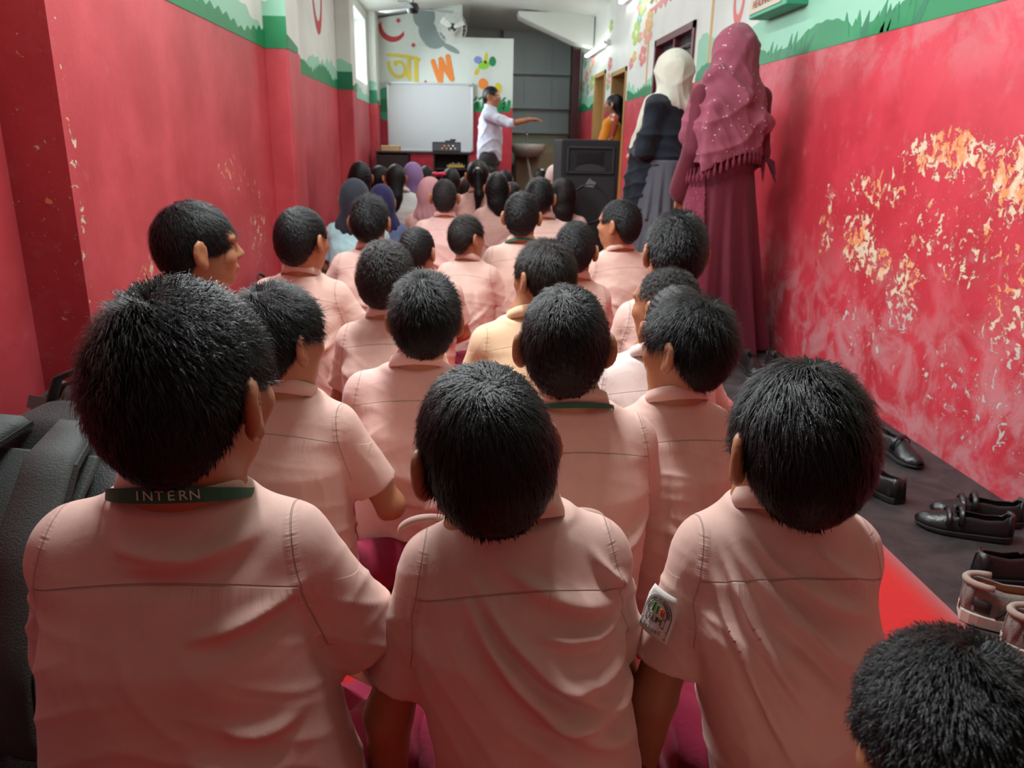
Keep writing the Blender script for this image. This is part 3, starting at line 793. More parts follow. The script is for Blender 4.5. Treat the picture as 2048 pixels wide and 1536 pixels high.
# left window openings: frames, bars and curtain edge
ALU = simple('pale_window_metal', (.55, .58, .60), .4)
for i, (x, ya, yb, za, zb, nb) in enumerate([(-1.30, 8.25, 9.75, 1.64, 2.34, 2), (-1.15, 2.35, 3.95, 1.72, 2.36, 3)]):
    fr = MB(); t = .035
    fr.box((x-.03, ya, za), (x+.03, ya+t, zb)); fr.box((x-.03, yb-t, za), (x+.03, yb, zb)); fr.box((x-.03, ya, za), (x+.03, yb, za+t)); fr.box((x-.03, ya, zb-t), (x+.03, yb, zb))
    for k in range(nb): y = ya+(yb-ya)*(k+1)/(nb+1); fr.box((x-.02, y-.012, za), (x+.02, y+.012, zb))
    f = fr.build('window_%d' % (i+2), ALU, props=S)

# ---- painted borders on the walls (paint layers a millimetre thick)
PG = simple('leaf_green_paint', (.008, .21, .07), .5, noise=.25, nscale=7); PG2 = simple('mint_paint', (.27, .56, .40), .6, noise=.08, nscale=4)
PG3 = simple('deep_green_paint', (.008, .16, .07), .5)
def band(name, mat, parent, x, y0, y1, base, amp, kind, off, seed, n=220, face='x', sgn=-1):
    rr = random.Random(seed); ph = [rr.uniform(0, 6.3) for _ in range(6)]
    V = []; Fs = []
    for i in range(n+1):
        t = y0+(y1-y0)*i/n
        if kind == 'bush': hgt = amp*(.35+.65*abs(math.sin(t*3.3+ph[0])))*(.75+.25*math.sin(t*1.3+ph[1]))+(.25*amp*abs((t*9+ph[2]) % 1-.5)*2 if math.sin(t*2.1+ph[3]) > .3 else 0)
        elif kind == 'leaf': hgt = amp*(.55+.25*math.sin(t*2.1+ph[0])+.10*math.sin(t*7.3+ph[1])+.14*abs(math.sin(t*13+ph[2]))+.06*math.sin(t*31+ph[3]))
        else: hgt = amp
        for zz in (base, base+hgt):
            for d in (0, off): V.append((x+sgn*d, t, zz) if face == 'x' else (t, x+sgn*d, zz))
    for i in range(n):
        a = i*4; b_ = a+4
        Fs += [(a+1, b_+1, b_+3, a+3), (a+2, a+3, b_+3, b_+2), (a, b_, b_+1, a+1)]
    return MB().add(V, Fs).build(name, mat, parent)
rr = random.Random(31); V = []; n_ = 260      # mint cloud of foliage, climbing towards the camera
prof = []
for i in range(n_+1):
    y = -1.0+6.72*i/n_; base_h = np.interp(y, [0, 3.3, 3.9, 4.3, 4.6, 5.7], [.95, .80, .50, .28, .20, .26])
    prof.append((y, ZP+base_h*(1+.10*math.sin(y*7.1)+.06*math.sin(y*17+1)+.05*abs(math.sin(y*31)))))
MB().prism([(-1.0, ZP)]+[(5.72, ZP)]+list(reversed(prof)), XR-.0012, XR, 'YZ').build('mint_foliage', PG2, wr)
humps = [(5.45, .28, .10), (5.0, .30, .13), (4.6, .25, .09), (4.18, .20, .05), (3.72, .32, .115), (3.28, .14, .05), (2.86, .30, .115), (2.52, .22, .06), (2.12, .34, .10), (1.6, .4, .12), (.9, .5, .12), (.1, .5, .12), (-.7, .4, .1)]
prof = []
for i in range(n_+1):
    y = -1.0+6.72*i/n_; h_ = .022
    for (a, w_, b_) in humps:
        if abs(y-a) < w_: h_ = max(h_, b_*math.sqrt(1-((y-a)/w_)**2)+.004*math.sin(y*60))
    prof.append((y, ZP+h_))
MB().prism([(-1.0, ZP-.002)]+[(5.72, ZP-.002)]+list(reversed(prof)), XR-.0024, XR, 'YZ').build('green_bushes', PG, wr)
for (y0, n2, hh) in ((4.02, 5, .12), (4.35, 4, .10), (3.33, 8, .12), (3.1, 6, .14), (2.4, 5, .08), (5.2, 5, .12)):
    for k in range(n2):
        a = y0+.05*(k-n2/2); dx_ = .09*(k/n2-.5)+rr.uniform(-.03, .03)-.03; h_ = hh*rr.uniform(.6, 1)
        MB().prism([(a-.030, ZP), (a+.030, ZP), (a+dx_*.5+.026, ZP+h_*.5), (a+dx_, ZP+h_), (a+dx_*.4-.022, ZP+h_*.5)], XR-.0030-.0002*(k % 4), XR, 'YZ').build('grass_blade', PG3 if k % 4 == 0 else PG, wr)
band('mint_foliage', PG2, wr, XR, 7.05, 8.1, ZP, .24, 'leaf', .0012, 8); band('green_bushes', PG, wr, XR, 7.05, 8.1, ZP-.005, .12, 'bush', .0024, 9)
band('mint_foliage', PG2, wr, XR, 10.15, 12.3, ZP, .24, 'leaf', .0012, 10); band('green_bushes', PG, wr, XR, 10.15, 12.3, ZP, .16, 'bush', .0024, 12)
WLP = bpy.data.objects['wall_left']
band('mint_foliage', PG2, WLP, -1.0, 2.1, 4.3, ZP, .19, 'leaf', .0012, 21, sgn=1); band('green_bushes', PG, WLP, -1.0, 2.1, 4.3, ZP, .10, 'bush', .0024, 22, sgn=1)
band('mint_foliage', PG2, WLP, -1.115, 4.62, 7.45, ZP, .21, 'leaf', .0012, 23, sgn=1); band('green_bushes', PG, WLP, -1.115, 4.62, 7.45, ZP, .12, 'bush', .0024, 24, sgn=1)
band('mint_foliage', PG2, WLP, -1.115, 7.70, 9.93, ZP, .15, 'leaf', .0012, 25, sgn=1)
pil = [o for o in bpy.data.objects if o.name.startswith('wall_left_pilaster')]
for o, (x, ya) in zip(pil, [(-.885, 4.30), (-.978, 7.45), (-1.02, 9.93)]):
    band('mint_foliage', PG2, o, ya, -1.115, x, ZP, .26, 'flat' if 0 else 'leaf', .0012, 30, n=30, face='y')
    band('green_bushes', PG if ya < 5 else PG3, o, ya, -1.115, x, ZP, .15, 'flat', .0024, 31, n=4, face='y')
    band('green_side', PG, o, x, ya, ya+.25, ZP, .10, 'bush', .0024, 33, n=20, sgn=1)
band('mint_foliage', PG2, fw, YB, -1.1, .63, ZP, .10, 'leaf', .0012, 40, face='y'); 
def far_shape(name, mat, pts, d=.003): return MB().prism(pts, YB-d, YB, 'XZ').build(name, mat, fw)
def far_blob(name, mat, cx, cz, rx, rz, d=.003, n=20, rot=0):
    return far_shape(name, mat, [(cx+rx*math.cos(a)*math.cos(rot)-rz*math.sin(a)*math.sin(rot), cz+rx*math.cos(a)*math.sin(rot)+rz*math.sin(a)*math.cos(rot)) for a in [2*math.pi*k/n for k in range(n)]], d)
far_blob('painted_bush', PG2 if 0 else simple('bush_green_paint', (.05, .36, .20), .6), -.93, 1.46, .17, .20, .0035); far_blob('painted_bush_base', PG, -.98, 1.44, .12, .08, .0045)
RP = simple('crimson_paint', (.42, .02, .03), .5); YP = simple('yellow_paint', (.60, .48, .03), .5); OP = simple('orange_paint', (.72, .22, .03), .5)
GRP = simple('grey_paint', (.22, .28, .27), .6); LG = simple('lime_paint', (.22, .55, .03), .5); BP = simple('violet_blue_paint', (.20, .25, .55), .5)
# crescent and stars
def mp(px, py): return (MX0+(px-462)*MSX, MZ0-(py-570)*MSZ)     # sketch units of the mural to metres on the wall
MX0, MSX, MZ0, MSZ = -.93, 1.05/583, 1.705, 1.05/583
cres = []
for k in range(25):
    a = math.radians(185+160*k/24-15); cres.append((505+92*math.cos(a), 218-92*math.sin(a)))
for k in range(24, -1, -1):
    a = math.radians(185+160*k/24-15); cres.append((514+80*math.cos(a), 196-80*math.sin(a)))
far_shape('painted_crescent', RP, [mp(*p) for p in cres])
for i, (a, b_, r_) in enumerate([(548, 175, 22), (645, 325, 20), (402, 345, 14), (724, 556, 14)]):
    far_shape('painted_star', RP, [mp(a+(r_ if k % 2 == 0 else r_*.45)*math.cos(k*math.pi/5+.3), b_+(r_ if k % 2 == 0 else r_*.45)*math.sin(k*math.pi/5+.3)) for k in range(10)])
# grey cloud figure
for (a, b_, r1, r2, ro) in [(720, 145, 75, 78, 0), (745, 240, 62, 80, .3), (790, 290, 75, 55, 0), (900, 340, 65, 18, -.45)]:
    x, z = mp(a, b_); far_blob('painted_grey_shape', GRP, x, z, r1*MSX, r2*MSX, .0022+.0003*(a % 7), rot=ro)
# big letters
def wall_text(name, body, px, py, size, mat, rot=0, sx=1.0, sy=1.0):
    x, z = mp(px, py)
    M = Matrix.Translation((x, YB-.003, z)) @ Matrix.Rotation(rot, 4, 'Y') @ Matrix.Rotation(math.pi/2, 4, 'X') @ Matrix.Diagonal((sx, sy, 1, 1))
    return text_obj(name, body, size, mat, fw, M, .0015)
def stroke(name, mat, pts, w, d=.003, y=YB):
    mb = MB(); pts = [Vector(mp(*p)) for p in pts]; w = w*MSX/2; out = []; back = []
    for i, p in enumerate(pts):
        t = (pts[min(i+1, len(pts)-1)]-pts[max(0, i-1)]).normalized(); n = Vector((-t.y, t.x)); out.append(p+n*w); back.append(p-n*w)
    for i in range(len(pts)-1): mb.prism([out[i], out[i+1], back[i+1], back[i]], y-d-.0002*i, y-.0004, 'XZ')
    for i, p in enumerate(pts): mb.prism([(p.x+w*math.cos(a), p.y+w*math.sin(a)) for a in [2*math.pi*k/12 for k in range(12)]], y-d-.00013-.0002*i, y-.0004, 'XZ')
    return mb
mb = MB()
for q_, (pts, w) in enumerate([([(473, 389), (540, 392), (610, 400), (684, 415)], 22), ([(476, 440), (480, 470), (493, 502), (518, 524), (545, 530), (572, 520), (590, 505)], 24), ([(588, 500), (614, 538)], 22), ([(614, 402), (614, 450), (614, 540)], 24),
               ([(520, 440), (524, 447)], 30), ([(528, 432), (560, 434), (582, 458), (590, 500)], 20), ([(662, 410), (662, 480), (660, 560)], 28)]):
    s_ = stroke('', YP, pts, w, .003+.0009*q_); mb.add(s_.v, s_.f)
mb.build('painted_bengali_letter', YP, fw)
mb = MB()
for q_, pts in enumerate(([(778, 425), (800, 490), (828, 560)], [(828, 560), (832, 490), (830, 410)], [(830, 410), (860, 470), (905, 535)], [(905, 535), (892, 460), (878, 392)])):
    s_ = stroke('', OP, pts, 34, .003+.0009*q_); mb.add(s_.v, s_.f)
mb.build('painted_letter_w', OP, fw)
# bird, flower and leaves
for mat_, a, b_, r1, r2, ro in [(BP, 1085, 408, 28, 24, 0), (LG, 1125, 440, 38, 28, .2), (YP, 1140, 395, 12, 38, -.15), (PG, 1185, 415, 24, 32, 0), (YP, 1078, 482, 14, 26, -.5), (OP, 1122, 560, 34, 36, .3), (YP, 1225, 590, 26, 40, 0), (RP, 1120, 560, 12, 12, 0)]:
    x, z = mp(a, b_); far_blob('painted_bird_and_flower', mat_, x, z, r1*MSX, r2*MSX, .003+.0004*(a % 5), rot=ro)
mb = MB(); rr = random.Random(4)
for k in range(12):
    a = 1055+k*22; b0 = 725; s_ = stroke('', PG, [(a, b0+10), (a+rr.uniform(-14, 14), b0-25-30*rr.random())], 26); mb.add(s_.v, s_.f)
for k in range(7):
    a = 1060+k*33; s_ = stroke('', PG, [(a, 660+10*rr.random()), (a+16, 650)], 14); mb.add(s_.v, s_.f)
mb.build('painted_leaves', PG, fw)
# marks on the right wall: border round the window, numeral, vine, flowers
def rw_poly(name, mat, pts, d=.002): return MB().prism(pts, XR-d, XR, 'YZ').build(name, mat, wr)
MUS = simple('mustard_paint', (.55, .30, .04), .5); ROSE = simple('rose_paint', (.62, .10, .09), .5)
for y in (5.42, 7.25): rw_poly('painted_window_border', MUS, [(y, 1.50), (y+.045, 1.50), (y+.05, 2.05), (y, 2.05)])
top = [(5.42+1.9*k/40, 2.08+.05*abs(math.sin(k*.9))) for k in range(41)]
rw_poly('painted_window_drape', ROSE, top+[(p[0], 2.17+.02*math.sin(p[0]*5)) for p in reversed(top)], .002)
rw_poly('painted_window_trim', YP, [(p[0], p[1]+.085) for p in top]+[(p[0], 2.20) for p in reversed(top)], .0026)
mb = MB(); 
for k in range(28):
    a0, a1 = 2*math.pi*k/28, 2*math.pi*(k+1)/28
    q = lambda a, r: (4.93+.10*r*math.cos(a), 1.86+.155*r*math.sin(a))
    mb.prism([q(a0, 1), q(a1, 1), q(a1, .62), q(a0, .62)], XR-.002, XR, 'YZ')
mb.build('painted_numeral', ROSE, wr)
rr = random.Random(9)
PALE = [simple('painted_%s' % n_, c_, .6) for n_, c_ in (('peach', (.65, .30, .20)), ('lime', (.35, .48, .12)), ('ochre', (.60, .42, .10)), ('rose', (.60, .18, .16)), ('sage', (.20, .36, .26)))]
spots = [(rr.uniform(7.3, 8.05), rr.uniform(1.72, 2.4)) for _ in range(12)]+[(rr.uniform(10.3, 12.2), rr.uniform(1.7, 2.5)) for _ in range(16)]+[(rr.uniform(9.0, 9.3), rr.uniform(1.6, 2.3)) for _ in range(4)]
for i, (y, z) in enumerate(spots):
    mb = MB(); rr2 = rr.uniform(.03, .07)
    for k in range(5):
        a = k*1.2566; cy_, cz_ = y+rr2*1.6*math.cos(a), z+rr2*math.sin(a)
        mb.prism([(cy_+rr2*1.2*math.cos(b_), cz_+rr2*.6*math.sin(b_)) for b_ in [2*math.pi*j/8 for j in range(8)]], XR-.002-.0002*k, XR, 'YZ')
    mb.build('painted_flower', PALE[i % 5], wr)
rr = random.Random(19)
for i in range(10):
    y, z = rr.uniform(5.0, 7.3), rr.uniform(1.72, 2.2); mb = MB()
    mb.prism([(y, z), (y+.05, z+.02), (y+.09, z+.16), (y+.05, z+.2), (y+.01, z+.12)], -1.115, -1.1135, 'YZ')
    mb.build('painted_leaf', PALE[i % 5], WLP)
for y, z in ((4.9, 1.95), (6.6, 2.15)):
    mb = MB(); 
    mb.prism([(y+.22*math.cos(a), z+.30*math.sin(a)*1.2) for a in [math.pi+math.pi*k/14 for k in range(15)]]+[(y+.17*math.cos(a), z+.22*math.sin(a)*1.2) for a in [2*math.pi-math.pi*k/14 for k in range(15)]], -1.115, -1.1133, 'YZ')
    mb.build('painted_garland', RP, WLP)

# ---------------------------------------------------------------- lamps
TUBE = simple('tube_light_glass', (1, 1, .98), .3, emit=14)
CASE = simple('white_lamp_housing', (.7, .7, .7), .4)
def tube_lamp(y0, y1, z, label, x=XR):
    t = empty('tube_lamp', (x-.03, (y0+y1)/2, z), label=label, category='lamp', group='tube lamps on the right wall'); h_ = (y1-y0)/2
    MB().box((-.012, -h_, -.02), (.03, h_, .03)).build('housing', CASE, t, bevel=.004)
    MB().tube([(-.035, -h_+.03, 0), (-.035, h_-.03, 0)], .013, 12).build('tube', TUBE, t, smooth=True)
    for s_ in (-1, 1): MB().box((-.05, s_*(h_-.018)-.012, -.018), (0, s_*(h_-.018)+.012, .018)).build('end_cap', CASE, t, bevel=.003)
tube_lamp(9.15, 10.55, 2.10, 'lit white tube lamp on the right wall above the first doorway')
tube_lamp(7.2, 8.4, 2.38, 'lit tube lamp high on the right wall, cut by the top edge of the photo')
area('tube_glow', (XR-.12, 9.85, 2.1), (.2, 9.6, .8), 1.2, .06, 8, (.93, 1, .97))
area('tube_glow_near', (XR-.12, 7.8, 2.36), (.2, 7.4, .8), 1.2, .06, 8, (.93, 1, .97))
area('ceiling_tube_middle', (.2, 4.2, 2.52), (.2, 4.2, 0), .12, 1.2, 17, (.95, .99, 1))
# ceiling tube lamp above the pupils, above the frame
area('ceiling_tube', (-.1, 2.0, 2.52), (.1, 1.7, 0), .12, 1.2, 64, (.95, .99, 1))

# ---------------------------------------------------------------- furniture at the far end
WB = empty('whiteboard', (-.40, YB-.03, 1.31), label='large blank whiteboard in an aluminium frame below the mural', category='whiteboard')
MB().box((-.515, -.012, -.39), (.515, .012, .39)).build('writing_surface', simple('whiteboard_enamel', (.56, .60, .60), .18), WB)
fr = MB()
for lo, hi in (((-.535, -.02, -.41), (-.512, .015, .41)), ((.512, -.02, -.41), (.535, .015, .41)), ((-.535, -.02, .388), (.535, .015, .41)), ((-.535, -.02, -.41), (.535, .015, -.388))): fr.box(lo, hi)
fr.build('frame', simple('aluminium', (.6, .62, .62), .4, metal=.6), WB, bevel=.003)
for sx in (-1, 1): MB().box((sx*.50-.02, -.024, .37), (sx*.50+.02, -.012, .40)).build('corner_clip', simple('clip_grey', (.3, .32, .32), .5), WB)
DK = simple('dark_brown_laminate', (.022, .016, .015), .45, noise=.2, nscale=10)
dk = empty('desk', (-.47, 9.82, 0), label='long dark desk with open shelves below the whiteboard', category='desk')
MB().box((-.56, -.22, .88), (.56, .22, .905)).build('top', DK, dk, bevel=.004)
for nm, x0, x1 in (('left_pedestal', -.55, -.17), ('right_pedestal', .12, .55)):
    b_ = MB(); b_.box((x0, -.2, .0), (x0+.02, .2, .88)); b_.box((x1-.02, -.2, 0), (x1, .2, .88)); b_.box((x0, .18, 0), (x1, .2, .88))
    p_ = b_.build(nm, DK, dk, bevel=.002)
    for z in (.06, .40, .70): MB().box((x0+.02, -.19, z), (x1-.02, .18, z+.02)).build('shelf', DK, p_)
    if nm[0] == 'l': MB().box((x0+.01, -.215, .05), (x1-.01, -.2, .86)).build('door', DK, p_, bevel=.003)
cb = empty('cardboard_box', (-.86, 9.78, .905), label='flat tan cardboard box on the left end of the desk', category='box')
MB().box((-.11, -.08, 0), (.11, .08, .055)).build('box_body', simple('tan_card', (.50, .33, .16), .8), cb, bevel=.003)
MB().box((-.112, -.082, .045), (.112, .082, .062)).build('lid', simple('tan_card_lid', (.56, .38, .19), .8), cb, bevel=.003)
am = empty('amplifier', (-.19, 9.74, .905), label='small black mixer amplifier with knobs on the desk', category='amplifier')
MB().box((-.17, -.09, 0), (.17, .09, .115)).build('case', simple('black_case', (.02, .02, .022), .5), am, bevel=.006)
MB().box((-.16, -.096, .012), (.16, -.088, .10)).build('front_panel', simple('grey_panel', (.08, .08, .085), .4), am)
KN = simple('amber_knob', (.45, .20, .06), .4); KS = simple('silver_knob', (.45, .45, .45), .3, metal=.7)
for k in range(7): MB().lathe([(0, -.012), (.010, -.012), (.012, 0), (0, 0)], 10, Matrix.Translation((-.05+k*.026, -.100, .038+.03*(k % 2))), 'Y').build('knob', KN if k < 4 else KS, am, smooth=True)
mc = empty('microphone_clip', (-.14, 9.76, 1.02), label='small black adapter lying on top of the amplifier', category='adapter')
MB().box((-.07, -.03, 0), (.05, .02, .018)).box((-.01, -.02, .012), (.06, .015, .035)).build('adapter_body', simple('adapter_black', (.03, .03, .035), .5), mc, bevel=.003)
tr = empty('toy_tray', (-.08, 9.72, .72), label='yellow tray of odds and ends on the desk shelf', category='tray')
YT = simple('yellow_plastic', (.62, .46, .10), .5)
MB().box((-.11, -.06, 0), (.11, .06, .012)).box((-.11, -.06, 0), (-.10, .06, .035)).box((.10, -.06, 0), (.11, .06, .035)).box((-.11, -.06, 0), (.11, -.052, .035)).build('tray_body', YT, tr, bevel=.002)
for k in range(5): MB().box((-.08+k*.034, -.03, .012), (-.055+k*.034, .03, .05+.012*(k % 2))).build('packet', simple('packet_yellow', (.6, .5, .2), .5), tr, bevel=.003)
# wall fan
fn = empty('wall_fan', (-.12, YB-.05, 2.32), label='white caged fan mounted on the far wall above the mural', category='fan')
WPL = simple('white_plastic', (.6, .62, .58), .4)
MB().box((-.03, -.02, -.08), (.03, .05, .08)).build('bracket', WPL, fn, bevel=.006)
MB().tube([(0, 0, 0), (0, -.12, .0)], .02).build('arm', WPL, fn, smooth=True)
MB().lathe([(0, -.02), (.05, -.02), (.055, .05), (.04, .09), (0, .09)], 20, Matrix.Translation((0, -.12, 0)), 'Y').build('motor', simple('black_motor', (.02, .02, .02), .4), fn, smooth=True)
cg = MB()
for r_, y_ in ((.17, -.20), (.12, -.25), (.06, -.265), (.17, -.17), (.12, -.14)):
    cg.tube([(r_*math.cos(a), y_, r_*math.sin(a)) for a in [2*math.pi*k/30 for k in range(31)]], .003, 5, False)
for k in range(20):
    a = 2*math.pi*k/20; cg.tube([(.05*math.cos(a), -.265, .05*math.sin(a)), (.12*math.cos(a), -.25, .12*math.sin(a)), (.17*math.cos(a), -.19, .17*math.sin(a)), (.12*math.cos(a), -.14, .12*math.sin(a))], .0018, 4, False)
cg.build('cage', WPL, fn, smooth=True)
for k in range(3):
    a = 2.094*k+.4; ca, sa = math.cos(a), math.sin(a)
    MB().add([(.02*ca-.02*sa, -.205, .02*sa+.02*ca), (.15*ca-.05*sa, -.20, .15*sa+.05*ca), (.155*ca+.03*sa, -.225, .155*sa-.03*ca), (.02*ca+.02*sa, -.225, .02*sa-.02*ca),
              (.02*ca-.02*sa, -.208, .02*sa+.02*ca), (.15*ca-.05*sa, -.203, .15*sa+.05*ca), (.155*ca+.03*sa, -.228, .155*sa-.03*ca), (.02*ca+.02*sa, -.228, .02*sa-.02*ca)],
             [(0, 1, 2, 3), (7, 6, 5, 4), (0, 4, 5, 1), (1, 5, 6, 2), (2, 6, 7, 3), (3, 7, 4, 0)]).build('blade', WPL, fn)
cf2 = empty('ceiling_fan_hub', (-.50, 8.6, 2.30), label='dark hub of the fan hanging in front of the grey painted shape', category='fan')
MB().lathe([(0, -.05), (.05, -.045), (.065, 0), (.05, .045), (0, .05)], 20).build('hub', simple('fan_black', (.015, .015, .015), .5), cf2, smooth=True)
MB().tube([(0, 0, .04), (0, 0, .235)], .010).build('rod', simple('fan_rod', (.3, .32, .3), .5), cf2, smooth=True)
for k in range(3):
    a = 2.094*k+.35; ca, sa = math.cos(a), math.sin(a)
    mb = MB(); pts = [(.05, -.02), (.42, -.05), (.44, .05), (.05, .02)]
    mb.prism([(x*ca-y*sa, x*sa+y*ca) for x, y in pts], -.006, .0, 'XY'); mb.build('blade', simple('fan_blade_grey', (.25, .30, .29), .5), cf2)
# loudspeaker
sp = empty('loudspeaker', (.865, 5.62, 0), math.radians(2), label='tall black floor loudspeaker with horn behind the seated pupils', category='loudspeaker')
SB = simple('black_carpet_box', (.012, .012, .014), .8, bump=.5, bscale=300); GRL = simple('speaker_grille', (.018, .019, .021), .5, bump=.8, bscale=700)
MB().box((-.20, -.19, .0), (.20, .19, 1.045)).build('cabinet', SB, sp, bevel=.012)
MB().box((-.175, -.197, .04), (.175, -.188, .80)).build('grille', GRL, sp, bevel=.004)
hn = MB(); rings = []
for (sx, sz, y_) in ((.16, .085, -.196), (.15, .075, -.19), (.06, .03, -.12), (.05, .025, -.12)):
    rings.append([(sx*a, y_, .91+sz*b_) for a, b_ in ((-1, -1), (1, -1), (1, 1), (-1, 1))])
fr = MB()
for lo, hi in (((-.165, -.202, .82), (.165, -.188, .835)), ((-.165, -.202, .985), (.165, -.188, 1.0)), ((-.165, -.202, .82), (-.15, -.188, 1.0)), ((.15, -.202, .82), (.165, -.188, 1.0))): fr.box(lo, hi)
fr.build('horn_frame', simple('horn_plastic', (.03, .031, .033), .45), sp, bevel=.003)
hn.loft([[(.15*a, -.1885, .91+.075*b_) for a, b_ in ((-1, -1), (1, -1), (1, 1), (-1, 1))], [(.06*a, -.191, .93+.03*b_) for a, b_ in ((-1, -1), (1, -1), (1, 1), (-1, 1))]]); hn.build('horn', simple('horn_dark', (.008, .009, .012), .4), sp)
mb = MB(); mb.prism([(.11*math.cos(a), .835+.05*math.sin(a)) for a in [math.pi*k/16 for k in range(17)]], -.205, -.19, 'XZ'); mb.build('horn_lip', simple('horn_lip', (.035, .036, .038), .45), sp)
for z in (.62, .28): 
    MB().tube([(.13*math.cos(a), -.199, z+.13*math.sin(a)) for a in [2*math.pi*k/32 for k in range(33)]], .006, 6, False).build('woofer_rim', simple('rim', (.03, .03, .032), .4), sp, smooth=True)
MB().prism([(-.035, .735), (.03, .73), (.045, .765), (.015, .775), (.0, .792), (-.02, .765)], -.203, -.196, 'XZ').build('maker_badge', simple('badge_grey', (.16, .17, .17), .4), sp)
# wall box at the right
wbx = empty('switch_box', (XR-.06, 4.18, 1.71), label='green wall box with a pale printed label at the top right', category='box')
MB().box((-.05, -.26, -.05), (.06, .24, .12)).build('box_shell', simple('mint_box', (.05, .34, .20), .5), wbx, bevel=.006)
MB().box((-.056, -.20, -.03), (-.05, .22, .045)).build('label_plate', simple('pale_plate', (.5, .46, .34), .5), wbx)
text_obj('lettering', 'HEADMASTER', .052, simple('red_ink', (.35, .06, .04), .6), wbx, Matrix.Translation((-.058, .01, .008)) @ Matrix.Rotation(-math.pi/2, 4, 'Z') @ Matrix.Rotation(math.pi/2, 4, 'X'), .0005)

